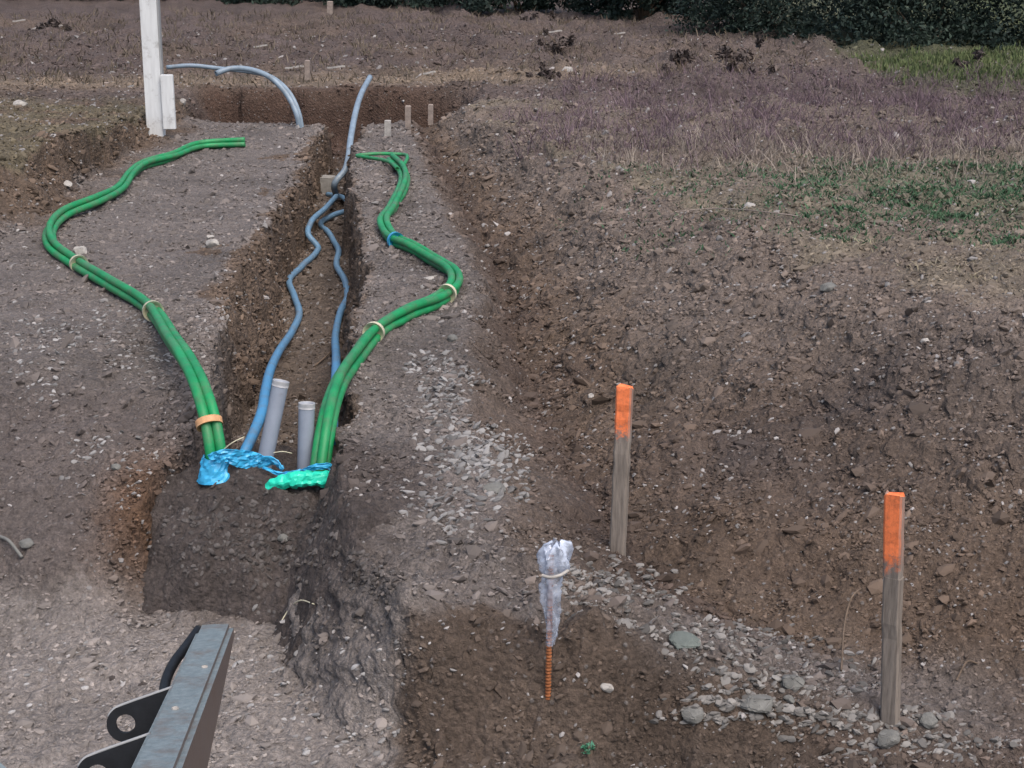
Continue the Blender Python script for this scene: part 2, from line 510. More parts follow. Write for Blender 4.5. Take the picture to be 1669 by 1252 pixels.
def film_mat():
    m, nt, b = new_mat('clear_film')
    b.inputs['Base Color'].default_value = (.48, .54, .66, 1)
    b.inputs['Roughness'].default_value = .18
    b.inputs['Specular IOR Level'].default_value = .8
    b.inputs['Alpha'].default_value = .42
    tc = nt.nodes.new('ShaderNodeTexCoord')
    n = N(nt, 'ShaderNodeTexNoise', Scale=28.0, Detail=4.0); nt.links.new(tc.outputs['Object'], n.inputs['Vector'])
    sz = nt.nodes.new('ShaderNodeSeparateXYZ'); nt.links.new(tc.outputs['Object'], sz.inputs[0])
    nt.links.new(mixc(nt, 1.0, ramp(nt, n.outputs['Fac'], [(.36, .35), (.56, .95)]), ramp(nt, sz.outputs['Z'], [(.18, .50), (.32, 1.0)]), 'MULTIPLY'), b.inputs['Alpha'])
    bp = N(nt, 'ShaderNodeBump', Strength=.6, Distance=.01)
    nt.links.new(n.outputs['Fac'], bp.inputs['Height']); nt.links.new(bp.outputs[0], b.inputs['Normal'])
    return m
M_FILM = film_mat()
M_LEAF = attr_mat('leaves', .7)
M_WEED = attr_mat('weeds', .85, spec=.15)

# ---------------------------------------------------------------- ground sheet
def soil_colour(x, y, z, s):
    """the earth's own colours, by zone"""
    GREY = np.array([.150, .134, .127]); PALE = np.array([.222, .203, .192]); BROWN = np.array([.115, .086, .066])
    DARKB = np.array([.070, .052, .043]); TAN = np.array([.205, .165, .125]); OLIVE = np.array([.125, .108, .075])
    PURP = np.array([.094, .075, .071]); SLOPE = np.array([.138, .114, .099]); ORNG = np.array([.17, .095, .052])
    GREEN = np.array([.055, .085, .045])
    wob = .35 * fbm(x, y, .8, 4, .6, seed=101)
    s2 = s + np.where((s > 2.9) & (s < 7.2), wob * .25, wob)
    tab = [(0, OLIVE * .95), (1, OLIVE * .95), (1.15, BROWN), (1.9, BROWN), (2.15, GREY), (2.97, GREY), (3.0, BROWN), (3.9, BROWN), (4.2, np.array([.12, .098, .082])),
           (4.9, np.array([.115, .093, .078])), (5.2, BROWN), (5.95, BROWN), (6.05, GREY), (6.9, GREY * .97), (7.15, np.array([.115, .093, .08])), (7.9, DARKB * 1.15), (8.4, BROWN),
           (9.1, SLOPE), (9.9, SLOPE * 1.12), (10.15, np.array([.165, .142, .112])), (11, np.array([.165, .142, .112]))]
    ks = np.array([t[0] for t in tab]); cs = np.array([t[1] for t in tab])
    c = np.stack([np.interp(s2, ks, cs[:, i]) for i in range(3)], -1)
    def blend(c, m, col):
        m = np.clip(m, 0, 1)[:, None]
        return c * (1 - m) + col * m
    # pale trodden platform in front
    fr = (1 - sstep(y + .25 * fbm(x, y, .5, 3, seed=7), 5.55, 5.9)) * (1 - sstep(x, -.45, -.25)) * (1 - sstep(-x, 2.2, 3.4))
    c = blend(c, fr, PALE)
    # left front slope: grey stony
    fl = (1 - sstep(y, 7.2, 8.5)) * (1 - sstep(x, -1.45, -1.3)) * (1 - fr)
    c = blend(c, fl * .9, GREY * .92)
    c = blend(c, fl * (1 - sstep(y, 6.6, 7.2)) * .8, np.array([.112, .096, .091]))
    # ochre corner at the foot of the left bank
    oc = np.exp(-((x + 1.62) / .16) ** 2 - ((y - 6.0) / .28) ** 2)
    c = blend(c, oc * .9, ORNG)
    # brown cut face at strip end, shade painted into its brown; dark ground below
    bf = np.exp(-(((x + .02) / .46) ** 4) - ((y - 4.66) / .24) ** 4)
    bf = sstep(x + .16 * fbm(y, x, .25, 3, .6, seed=9), -.50, -.36) * (1 - sstep(x, .8, 1.3)) * (1 - sstep(y + .12 * fbm(x, y, .35, 3, seed=8), 4.78, 4.88))
    c = blend(c, bf * .93, np.array([.088, .067, .053]))
    bf2 = sstep(x, -.3, .0) * (1 - sstep(y, 4.35, 4.6))
    c = blend(c, bf2, np.array([.092, .075, .064]))
    # hollow on the right: reddish brown, darker shoulder
    rr = sstep(s, 8.2, 8.8) * (1 - sstep(s, 9.2, 9.8)) * (1 - sstep(y, 6.5, 8))
    c = blend(c, rr * .8, np.array([.102, .073, .054]))
    hg = sstep(x, .15, .6) * (1 - sstep(x, 1.6, 2.2)) * (1 - sstep(np.abs(y - 4.95 + .12 * (x - .8)), .1, .35))
    c = blend(c, hg * .8, GREY * .95)
    # far ground
    ff = sstep(y, 16.2, 17.6)
    fc = np.zeros_like(c) + PURP
    tb = sstep(fbm(x, y, 2.5, 3, seed=111), -.1, .4)
    fc = blend(fc, tb * .5, np.array([.118, .090, .070]))
    tanb = np.exp(-((y - 19.2 - .1 * x) / .9) ** 2) * (1 - sstep(x, 1.2, 2.4)) * sstep(x, -9, -5.5) * .75
    fc = blend(fc, tanb, TAN)
    cc = cross_cut(x, y)
    fc = blend(fc, np.clip(cc * 1.6 + .8 * np.exp(-((y - 18.2) / .25) ** 2) * sstep(x, -4.2, -3.6) * (1 - sstep(x, -1.2, -.4)), 0, 1), np.array([.070, .046, .036]))
    c = blend(c, ff * (1 - sstep(s, 9.9, 10.1) * 0), fc)
    # right field: purple behind, straw, green, tan in front
    rf = sstep(s, 9.95, 10.2) * sstep(x, -1.5, 0)
    yy = y + .5 * fbm(x, y, 1.2, 3, seed=121)
    f2 = np.zeros_like(c) + np.array([.172, .150, .118])
    f2 = blend(f2, sstep(yy, 8.2, 9.2), np.array([.160, .148, .115]))
    gm = sstep(yy, 9.3, 10.1) * (1 - sstep(yy, 11.2, 12.0))
    f2 = blend(f2, gm * .55, GREEN)
    f2 = blend(f2, gm * sstep(x, 1.8, 3.2) * .5, np.array([.045, .13, .05]))
    f2 = blend(f2, sstep(yy, 11.6, 13.2), PURP)
    f2 = blend(f2, sstep(yy, 17.5, 19) * .7, np.array([.135, .112, .10]))
    lawn = sstep(yy, 17.0, 18) * sstep(x, 4.3, 5.2) * (1 - sstep(y, 40, 50))
    f2 = blend(f2, lawn, np.array([.075, .10, .045]))
    c = blend(c, rf, f2)
    dk = np.exp(-((x - 1.45) / .75) ** 2 - ((y - 6.35 - .1 * x) / .55) ** 2) * (.6 + .8 * fbm(x, y, .5, 3, seed=151))
    c = blend(c, np.clip(dk, 0, .75), np.array([.062, .053, .052]))
    # dark backfill crumbs trodden in around the heap
    hp = np.exp(-(((x + .95) / .62) ** 4) - ((y - 5.95) / .36) ** 4) + .9 * np.exp(-(((x + .60) / .24) ** 2) - ((y - 5.35) / .48) ** 2)
    c = blend(c, np.clip(hp + .5 * fbm(x, y, .25, 3, seed=141) * hp, 0, .9), np.array([.076, .064, .060]))
    # darker damp patches
    dm = sstep(fbm(x, y, 1.1, 4, .55, seed=131), .15, .55)
    c = c * (1 - .22 * dm[:, None])
    return c * np.array([1.01, .985, .965])

def build_ground():
    ys = [.6]
    while ys[-1] < 30: ys.append(ys[-1] + max(.0115, ys[-1] * (.0034 if ys[-1] > 4.2 else .006)))
    while ys[-1] < 600: ys.append(ys[-1] * 1.06)
    ys = np.array(ys)
    core = np.linspace(-.62, .62, 900)
    outer = .62 + np.geomspace(.002, 3.4, 46)
    ss = np.concatenate([-outer[::-1], core, outer])
    X = ss[None, :] * (ys[:, None] * .72 + .9)
    Y = np.repeat(ys[:, None], len(ss), 1)
    x = X.ravel(); y = Y.ravel()
    z, s = macro(x, y)
    zm = z + micro(x, y, s, z)
    # steep faces: push sideways so the walls are rugged too
    px = x + .05 * fbm(z * 1.6 + x, y + z * .3, .20, 4, .65, seed=201)
    col = soil_colour(x, y, zm, s)
    ny, nx = len(ys), len(ss)
    i = np.arange(ny * nx).reshape(ny, nx)
    f = np.stack([i[:-1, :-1], i[:-1, 1:], i[1:, 1:], i[1:, :-1]], -1).reshape(-1, 4)
    o = mesh_np('ground', np.stack([px, y, zm], -1), f, M_SOIL, True, cols=col)
    props(o, 'bare brown and grey earth of a building site cut by a long narrow trench', kind='structure')
    return o
build_ground()

def build_pile():
    xs = np.arange(-1.75, -.12, .010); ys = np.arange(5.0, 7.7, .010)
    X, Y = np.meshgrid(xs, ys)
    x, y = X.ravel(), Y.ravel()
    z = pile_z(x, y)
    g, s = macro(x, y)
    edge = np.minimum.reduce([x - xs[0], xs[-1] - x, y - ys[0], ys[-1] - y])
    z = np.where(edge < .03, np.minimum(z, g) - .1, z)
    col = np.zeros((len(x), 3)) + np.array([.074, .062, .058])
    col *= (1 + .3 * fbm(x, y, .25, 3, seed=301))[:, None]
    ny, nx = X.shape
    i = np.arange(ny * nx).reshape(ny, nx)
    f = np.stack([i[:-1, :-1], i[:-1, 1:], i[1:, 1:], i[1:, :-1]], -1).reshape(-1, 4)
    keep = (z > g - .09)[f].any(1)
    f = f[keep]
    used = np.unique(f); rm = np.full(len(x), -1); rm[used] = np.arange(len(used))
    o = mesh_np('soil_pile', np.stack([x, y, z], -1)[used], rm[f], M_SOIL, True, cols=col[used], origin=(-.85, 6.0, .0))
    props(o, 'heap of dark crumbly backfill soil plugging the near end of the trench below the pipes', 'soil pile')
build_pile()

# ---------------------------------------------------------------- stones
def ico(sub):
    bm = bmesh.new(); bmesh.ops.create_icosphere(bm, subdivisions=sub, radius=1.0)
    v = np.array([p.co[:] for p in bm.verts]); f = np.array([[a.index for a in q.verts] for q in bm.faces]); bm.free()
    return v, f
ICO1, ICO2, ICO3 = ico(1), ico(2), ico(3)

def stone_proto(k, base, angular=.35, flat=.65):
    r = np.random.default_rng(k)
    v, f = base
    v = v * np.array([1.25, r.uniform(.55, .85), r.uniform(flat * .55, flat * .85)])
    for _ in range(9):                                   # chop planes off: angular crushed rock
        n = r.normal(size=3); n /= np.linalg.norm(n)
        d = r.uniform(.45, .8)
        h = v @ n
        ex = np.clip(h - d * .85, 0, None)
        v = v - ex[:, None] * n * .9
    v = v * (1 + angular * .2 * r.normal(size=(len(v), 1)))
    return v, f

def scatter(name, P, size, cols, label, protos, mat=M_STONE, sink=.5, cat=None, smooth=False):
    n = len(P)
    V, F, Cc = [], [], []
    off = 0
    which = rng.integers(0, len(protos), n)
    for k, (pv, pf) in enumerate(protos):
        idx = np.nonzero(which == k)[0]
        m = len(idx)
        if not m: continue
        a = rng.normal(.25, .55, m) + np.pi * rng.integers(0, 2, m); t1 = rng.normal(.12, .3, m); t2 = rng.normal(0, .35, m)
        sz = size[idx]
        v = pv[None] * sz[:, None, None]
        ca, sa = np.cos(a), np.sin(a)
        x = v[..., 0] * ca[:, None] - v[..., 1] * sa[:, None]
        y = v[..., 0] * sa[:, None] + v[..., 1] * ca[:, None]
        z = v[..., 2] + x * t1[:, None] + y * t2[:, None]
        q = np.stack([x, y, z], -1) + P[idx][:, None, :]
        q[..., 2] += (sz * (.5 - sink))[:, None] * .5
        V.append(q.reshape(-1, 3))
        F.append((pf[None] + (np.arange(m) * len(pv))[:, None, None] + off).reshape(-1, 3))
        Cc.append(np.repeat(cols[idx], len(pv), 0))
        off += m * len(pv)
    o = mesh_np(name, np.concatenate(V), np.concatenate(F), mat, smooth, cols=np.concatenate(Cc))
    props(o, label, kind='stuff')
    return o

PROTO0 = [stone_proto(k, ICO1, .5, .8) for k in range(14)]
PROTO_L = [stone_proto(k + 80, ICO2, .3, 1.15) for k in range(10)]
PROTO1 = [stone_proto(k + 40, ICO2, .2, .7) for k in range(10)]

def view_samples(n, u0, u1, v0, v1, spread=1.0):
    """random ground points, denser near the camera; spread over world plan, margins included"""
    y = np.exp(rng.uniform(np.log(4.0), np.log(26.0), n))
    x = rng.uniform(-.46, .46, n) * (y + .6)
    return x, y

def clod_field():
    n = 420000
    x, y = view_samples(n, 0, 0, 0, 0)
    z, s = macro(x, y)
    for ia, ib, nn, ya, yb_ in ((3, 4, 26000, 5.5, 16.5), (1, 2, 9000, 7, 16), (5, 6, 5000, 5, 15)):
        yw_ = np.exp(rng.uniform(np.log(ya), np.log(yb_), nn)); xa_ = np.interp(yw_, ARX, LX[ia]) - .12; xb_ = np.interp(yw_, ARX, LX[ib]) + .12
        x = np.concatenate([x, xa_ + (xb_ - xa_) * rng.random(nn)]); y = np.concatenate([y, yw_])
    z, s = macro(x, y); n = len(x)
    dens = .35 + .65 * sstep(fbm(x, y, .45, 3, seed=401), -.2, .35)
    w = np.full(n, .55)
    w = np.where((s > 2) & (s < 3), .28, w)
    w = np.where((s > 7) & (s < 10), .85, w); wall = ((s > 2.95) & (s < 4.1)) | ((s > 1) & (s < 2)) | ((s > 5.6) & (s < 6.1)); w = np.where(wall, .9, w)
    w = np.where((s > 10), .55, w)
    w = np.where((y < 5.7) & (x < -.4), .30, w)
    keep = rng.random(n) < w * dens
    x, y, s = x[keep], y[keep], s[keep]
    zz = ground_z(x, y)
    n = len(x)
    size = np.exp(rng.normal(np.log(.0088), .42, n)) * np.clip(y / 7.0, .75, 2.6) ** .8
    bigc = rng.random(n) < .035
    size = np.where(bigc, size * rng.uniform(1.8, 3.4, n), size)
    size = np.clip(size, .004, .055)
    c = soil_colour(x, y, zz, s)
    k = rng.random(n); k = np.where(bigc & (k > .5), k - .5, k)
    tint = np.where(k < .78, rng.uniform(.60, 1.15, n), np.where(k < .975, rng.uniform(1.1, 1.55, n), rng.uniform(1.6, 2.5, n)))
    gry = np.array([.14, .133, .13])
    c = np.where((k > .90)[:, None], gry * np.minimum(tint, 2.3)[:, None] * 1.0, c * tint[:, None])
    scatter('gravel', np.stack([x, y, zz], -1), size, c, 'loose clods, crumbs and small stones strewn over the bare earth', PROTO0)
clod_field()

def patch_gravel(name, label, polys, n, smin, smax, colr=(.13, .42), tint=(1, .975, .96), protos=None):
    """stones inside soft ellipses given in photo pixels (centre, radii)"""
    pts = []
    for (u, v, ru, rv, wgt) in polys:
        for _ in range(int(n * wgt)):
            a = rng.uniform(0, 2 * np.pi); r = math.sqrt(rng.random()) * (1 + .25 * rng.normal())
            uu, vv = u + ru * r * math.cos(a), v + rv * r * math.sin(a)
            pts.append((uu, vv))
    pts = np.array(pts)
    # plan positions through the local tangent: use ray casts on a coarse set
    P = Gmany(pts)
    size = np.exp(rng.uniform(np.log(smin), np.log(smax), len(P)))
    g = rng.uniform(colr[0], colr[1], len(P))
    c = np.stack([g * tint[0], g * tint[1], g * tint[2]], -1)
    scatter(name, P, size, c, label, protos or PROTO1)
patch_gravel('gravel_patch', 'patch of grey crushed stone on the strip between trench and right hand hollow',
             [(735, 640, 45, 45, .2), (790, 740, 65, 42, .35), (730, 720, 50, 50, .12), (700, 600, 40, 25, .08), (830, 790, 45, 35, .12), (720, 820, 80, 60, .13)], 1100, .006, .027, (.09, .27))
patch_gravel('gravel_patch', 'pale broken stones scattered below the left green pipe bundle',
             [(90, 540, 95, 35, .35), (230, 580, 60, 45, .25), (200, 520, 70, 22, .15), (170, 740, 60, 50, .12), (60, 620, 70, 40, .13)], 460, .006, .020, (.12, .30))
patch_gravel('gravel_patch', 'rough grey stones and rubble at the foot of the slope near the tall stake',
             [(1180, 1050, 130, 35, .2), (1000, 980, 110, 50, .25), (1180, 1160, 90, 25, .13), (1380, 1180, 160, 25, .22), (1500, 1225, 160, 22, .1), (1290, 1110, 150, 40, .2), (960, 950, 60, 40, .1)], 1900, .004, .024, (.07, .24), (1, .95, .90))
patch_gravel('gravel_patch', 'light stone chips lying on the trodden platform in front of the soil heap',
             [(480, 1100, 180, 90, .5), (120, 1120, 130, 70, .25), (560, 1200, 90, 50, .25)], 190, .006, .018, (.12, .36))
patch_gravel('gravel_patch', 'small dark lumps fallen down the face of the soil heap',
             [(410, 880, 130, 75, .75), (600, 950, 45, 55, .25)], 900, .004, .021, (.045, .10), (1, .90, .86), PROTO_L)

def big_stone(u, v, wpx, label, mat, flat=.5, seed=1, group=None, tilt=.2, asp=.75, up=0.0):
    p = G(u, v)
    dist = math.sqrt(p[0] ** 2 + p[1] ** 2 + (HC - p[2]) ** 2)
    r = wpx / FPX * dist * .5
    rg = np.random.default_rng(seed)
    bm = bmesh.new()
    npt = rg.integers(11, 16)
    for k in range(npt):
        a = 2 * math.pi * (k + rg.uniform(-.3, .3)) / npt
        q = rg.uniform(.82, 1.0)
        h = rg.uniform(-.6, .9)
        q *= math.sqrt(max(.3, 1 - .55 * h * h))
        bm.verts.new((q * math.cos(a), q * math.sin(a) * asp, h * flat))
    for k in range(5):
        bm.verts.new((rg.uniform(-.5, .5), rg.uniform(-.5, .5) * asp, rg.uniform(.75, 1.0) * flat))
        bm.verts.new((rg.uniform(-.5, .5), rg.uniform(-.5, .5) * asp, -flat))
    res = bmesh.ops.convex_hull(bm, input=bm.verts)
    bmesh.ops.delete(bm, geom=[g for g in res['geom_interior'] if isinstance(g, bmesh.types.BMVert)], context='VERTS')
    bmesh.ops.bevel(bm, geom=list(bm.edges), offset=.05, segments=2, affect='EDGES')
    bmesh.ops.triangulate(bm, faces=bm.faces)
    bmesh.ops.subdivide_edges(bm, edges=[e for e in bm.edges if e.calc_length() > .22], cuts=2)
    bmesh.ops.triangulate(bm, faces=bm.faces)
    for v_ in bm.verts: v_.co *= 1 + .016 * rg.normal()
    Rm = Matrix.Rotation(rg.uniform(-.4, .5), 3, 'Z') @ Matrix.Rotation(tilt, 3, 'X')
    bmesh.ops.transform(bm, matrix=(Matrix.Scale(r * 1.05, 3)).to_4x4(), verts=bm.verts)
    bmesh.ops.transform(bm, matrix=Rm.to_4x4(), verts=bm.verts)
    bmesh.ops.translate(bm, vec=Vector(p) + Vector((0, 0, r * flat * .35 + up)), verts=bm.verts)
    o = tris_quads(bm, 'stone', mat, None, p)
    props(o, label, 'stone', group)
    return o

big_stone(1114, 1056, 60, 'large flat grey stone slab lying on the gravel between rebar and tall stake', M_SLAB, .24, 5, tilt=.36, up=.018)
big_stone(988, 1145, 26, 'small pale rounded stone in the dark ground right of the rusty rebar', M_ROCKL, .6, 6)
big_stone(1290, 1128, 44, 'tan angular stone at the foot of the brown slope left of the tall stake', M_ROCK, .6, 7)
big_stone(1232, 1164, 66, 'broad low grey stone half sunk in the rubble left of the tall stake', M_ROCK, .4, 8)
big_stone(1128, 1178, 42, 'grey lump of stone below the large flat slab', M_ROCK, .6, 9)
big_stone(1512, 1192, 34, 'rounded brownish stone just right of the tall stake base', M_ROCK, .7, 10)
big_stone(1448, 1216, 46, 'grey stone in front of the tall stake base', M_ROCK, .6, 11)
big_stone(131, 414, 26, 'white stone just right of the left green pipe bend', M_ROCKL, .6, 12)
big_stone(346, 404, 24, 'pale stone alone on the gravel bank left of the trench', M_ROCKL, .8, 13)
big_stone(343, 393, 16, 'pale chip of stone touching the lone stone on the left bank', M_ROCKL, .5, 14)
big_stone(806, 800, 44, 'tan flat stone at the lower end of the grey stone patch', M_ROCK, .35, 15)
big_stone(1222, 342, 26, 'pale stone in the thin grass at the top of the right slope', M_ROCKL, .6, 16)
big_stone(963, 652, 14, 'small white stone left of the orange topped short stake', M_ROCKL, .7, 17)
big_stone(1507, 562, 16, 'small white stone on the upper right slope above the tall stake', M_ROCKL, .7, 18)
big_stone(737, 552, 20, 'pinkish stone right of the pale tie on the right green bundle', M_ROCK, .7, 19)
big_stone(34, 175, 26, 'pale stone on the earth at the far left of the field', M_ROCKL, .5, 20)
big_stone(108, 312, 22, 'pale stone at the foot of the brown cut on the left', M_ROCKL, .5, 21)
big_stone(298, 174, 14, 'pale stone just right of the white post foot', M_ROCKL, .8, 22)
big_stone(700, 456, 24, 'flat pale stone inside the bend of the right green bundle', M_ROCKL, .35, 23)
big_stone(692, 470, 20, 'smaller flat stone below the one inside the right green bend', M_ROCKL, .35, 24)
big_stone(925, 115, 22, 'pale lump among the clods of the far field', M_ROCKL, .6, 25)
big_stone(190, 770, 18, 'light stone on the lower left slope beside the blue wrapped pipes', M_ROCK, .6, 26)
big_stone(1285, 1150, 22, 'small stone touching the tan angular stone by the tall stake', M_ROCK, .6, 27)
big_stone(1350, 476, 34, 'tan lump on the lip of the right slope', M_ROCK, .4, 28)
big_stone(45, 900, 26, 'buried grey stone on the left slope', M_ROCK, .5, 29)
big_stone(462, 880, 22, 'single light stone sitting on the dark soil heap', M_ROCK, .6, 30)

# ---------------------------------------------------------------- tubes
def smooth_path(pts, step=.02):
    pts = np.array(pts, float)
    P = np.vstack([2 * pts[0] - pts[1], pts, 2 * pts[-1] - pts[-2]])
    out = []
    for i in range(1, len(P) - 2):
        p0, p1, p2, p3 = P[i - 1], P[i], P[i + 1], P[i + 2]
        n = max(3, int(np.linalg.norm(p2 - p1) / step))
        d0 = max(np.linalg.norm(p1 - p0), 1e-3) ** .5; d1 = max(np.linalg.norm(p2 - p1), 1e-3) ** .5; d2 = max(np.linalg.norm(p3 - p2), 1e-3) ** .5
        m1 = (p2 - p1) + d1 * ((p1 - p0) / d0 - (p2 - p0) / (d0 + d1)) * 1.0
        m1 = d1 * ((p1 - p0) / d0 - (p2 - p0) / (d0 + d1) + (p2 - p1) / d1)
        m2 = d1 * ((p2 - p1) / d1 - (p3 - p1) / (d1 + d2) + (p3 - p2) / d2)
        t = np.arange(n)[:, None] / n
        out.append((2 * t ** 3 - 3 * t ** 2 + 1) * p1 + (t ** 3 - 2 * t ** 2 + t) * m1 + (-2 * t ** 3 + 3 * t ** 2) * p2 + (t ** 3 - t ** 2) * m2)
    out.append(P[-2][None])
    return np.vstack(out)

def frames(path):
    T = np.gradient(path, axis=0); T /= np.linalg.norm(T, axis=1)[:, None]
    up = np.array([0, 0, 1.0])
    S = np.zeros_like(T)
    prev = np.cross(T[0], up)
    if np.linalg.norm(prev) < .1: prev = np.array([1.0, 0, 0])
    for i in range(len(T)):
        a = prev - T[i] * np.dot(prev, T[i]); a /= np.linalg.norm(a)
        S[i] = a; prev = a
    U = np.cross(S, T)
    return T, S, U

def tube_geo(path, r, seg=14, ribs=0.0, hollow=True, pitch=.012):
    T, S, U = frames(path)
    n = len(path)
    rr = np.full(n, r) if np.isscalar(r) else np.asarray(r)
    if ribs:
        d = np.concatenate([[0], np.cumsum(np.linalg.norm(np.diff(path, axis=0), axis=1))])
        rr = rr + ribs * np.sign(np.sin(2 * np.pi * d / pitch)) * .5
    a = np.linspace(0, 2 * np.pi, seg, endpoint=False)
    V = path[:, None] + rr[:, None, None] * (np.cos(a)[None, :, None] * S[:, None] + np.sin(a)[None, :, None] * U[:, None])
    V = V.reshape(-1, 3)
    i = np.arange(n * seg).reshape(n, seg); j = np.roll(i, -1, 1)
    F = [np.stack([i[:-1], j[:-1], j[1:], i[1:]], -1).reshape(-1, 4)]
    base = len(V)
    extra = []
    for e, (idx, sg) in enumerate(((0, 1), (n - 1, -1))):     # open ends: inner lip going 4 cm in
        ring = path[idx] + .80 * rr[idx] * (np.cos(a)[:, None] * S[idx] + np.sin(a)[:, None] * U[idx])
        deep = ring + sg * T[idx] * min(r * 1.5 if np.isscalar(r) else rr[idx] * 1.5, .3 * float(np.linalg.norm(path[-1] - path[0])))
        cen = deep.mean(0)[None].repeat(seg, 0)
        b0 = base + len(extra) and base + sum(len(q) for q in extra)
        extra += [ring, deep, cen]
        o0 = i[idx]; r1 = np.arange(seg) + b0; r2 = r1 + seg; r3 = r2 + seg
        for A, B in ((o0, r1), (r1, r2), (r2, r3)):
            F.append(np.stack([A, np.roll(A, -1), np.roll(B, -1), B], -1))
    V = np.vstack([V] + extra)
    return V, np.vstack(F)

def tube(name, path, r, mat, parent=None, seg=14, ribs=0.0, origin=None, pitch=.012):
    V, F = tube_geo(path, r, seg, ribs, pitch=pitch)
    return mesh_np(name, V, F, mat, True, parent, origin=origin if origin is not None else path[0])

def rest_on_ground(path, r, lo=0, hi=None):
    z = surf_z(path[:, 0], path[:, 1]) + r * .9
    return np.where(path[:, 2] < z, z, path[:, 2])

def mk_bundle(name, pts, label, cat, count, r, mat, ties, fan=None, seg=14):
    c = smooth_path(pts, .03)
    d = np.concatenate([[0], np.cumsum(np.linalg.norm(np.diff(c, axis=0), axis=1))])
    T, S, U = frames(c)
    org = c[0]
    e = empty(name, org, label, cat)
    for k in range(count):
        ph = 2 * np.pi * k / count + .55 * np.sin(d * .9 + 1.0) + .5
        loosen = 1.0 + .25 * np.sin(d * 1.7 + k * 2.1)
        if fan is not None: loosen = loosen * fan(d, k)
        rad = r * (1.16 if count == 3 else 1.03) * loosen
        p = c + rad[:, None] * (np.cos(ph)[:, None] * S + np.sin(ph)[:, None] * U)
        # keep above the ground
        gz = surf_z(p[:, 0], p[:, 1]) + r * .75
        lift = np.clip(gz - p[:, 2], 0, None)
        lift[:6] = 0
        kk = np.ones(7) / 7
        lift = np.convolve(np.pad(lift, 3, mode='edge'), kk, 'valid')
        p[:, 2] += lift
        tube('conduit', p, r, mat, e, seg, origin=org)
    for (u, v, m) in ties:
        # nearest path point in the photo
        w = c - np.array([0, 0, HC])
        cc, ss = math.cos(PITCH), math.sin(PITCH)
        depth = w[:, 1] * cc - w[:, 2] * ss
        pu = CU + FPX * w[:, 0] / depth
        pv = CV - FPX * (w[:, 1] * ss + w[:, 2] * cc) / depth
        i = int(np.argmin((pu - u) ** 2 + (pv - v) ** 2)); i = min(max(i, 2), len(c) - 3)
        cen = c[i].copy()
        g = float(surf_z(cen[0], cen[1])[0]); cen[2] = max(cen[2], g + r * 1.1)
        seg2 = np.array([cen - T[i] * .016, cen - T[i] * .005, cen + T[i] * .005, cen + T[i] * .016])
        rr = r * (2.5 if count == 3 else 2.15)
        V, F = tube_geo(seg2, rr, 20)
        mesh_np('tie', V, F, m, True, e, origin=org)
    return e

Rg = .0245
# left green bundle
lb = [aty(358, 800, 6.27), aty(350, 745, 6.24), aty(341, 690, 6.30), aty(327, 640, 6.45), aty(305, 590, 6.85), aty(281, 553, 7.35), G(240, 512, .05), G(182, 476, .05), G(122, 438, .05), G(88, 412, .05), G(84, 385, .05),
      G(108, 362, .05), G(160, 340, .05), G(196, 318, .05), G(215, 293, .05), G(240, 275, .05), G(285, 262, .04), G(330, 246, .04), G(400, 243, .04)]
mk_bundle('conduit_bundle', lb, 'taped bundle of three green conduits winding over the left gravel bank', 'conduit', 3, Rg, M_GREEN,
          [(342, 692, M_TAPE_O), (243, 514, M_TAPE_P), (122, 440, M_TAPE_P)])
# right green bundle
rb = [aty(520, 805, 6.24), aty(524, 760, 6.27), aty(534, 690, 6.42), aty(550, 630, 6.80), aty(578, 583, 7.40), G(615, 554, .05), G(668, 522, .05), G(715, 502, .05), G(742, 480, .05), G(738, 455, .05), G(705, 432, .05),
      G(668, 415, .05), G(640, 402, .05), G(624, 375, .05), G(640, 345, .05), G(660, 310, .05), G(655, 284, .05), G(638, 268, .05)]
mk_bundle('conduit_bundle', rb, 'taped bundle of three green conduits bending along the strip right of the trench', 'conduit', 3, Rg, M_GREEN,
          [(617, 552, M_TAPE_P), (640, 404, M_TAPE_B), (722, 470, M_TAPE_P)])
# free ends of the right bundle: a flat loop
loop = smooth_path([G(652, 288, .05), G(664, 268, .05), G(655, 257, .04), G(615, 259, .04), G(582, 262, .04), G(600, 266, .04), G(632, 274, .05), G(648, 290, .06)], .04)
loop[:, 2] = np.maximum(loop[:, 2], surf_z(loop[:, 0], loop[:, 1]) + .02)
props(tube('conduit_loop', loop, .017, M_GREEN), 'thin green conduit doubled back in a flat loop beyond the right bundle', 'conduit')

# blue water pipes in the trench
Rb = .026
def lay(pts, r):
    p = smooth_path(pts, .03)
    gz = surf_z(p[:, 0], p[:, 1]) + r * .8
    lift = np.clip(gz - p[:, 2], 0, .08)
    p[:, 2] += np.convolve(np.pad(lift, 3, mode='edge'), np.ones(7) / 7, 'valid')
    return p
b1 = lay([aty(392, 760, 6.40), aty(404, 728, 6.48), aty(424, 680, 6.70), aty(432, 640, 7.2), aty(440, 605, 7.9), aty(455, 572, 8.9), G(478, 545, .03), G(488, 520, .03), G(480, 490, .03), G(472, 464, .03), G(492, 442, .03), G(516, 420, .03),
          atz(518, 402, .07), atz(503, 384, .16), atz(506, 364, .22), atz(530, 340, .20), atz(548, 320, .17)], Rb)
props(tube('water_pipe', b1, Rb, M_BLUE), 'blue plastic pipe snaking along the trench bottom, left of its twin', 'pipe', 'blue pipes in the trench')
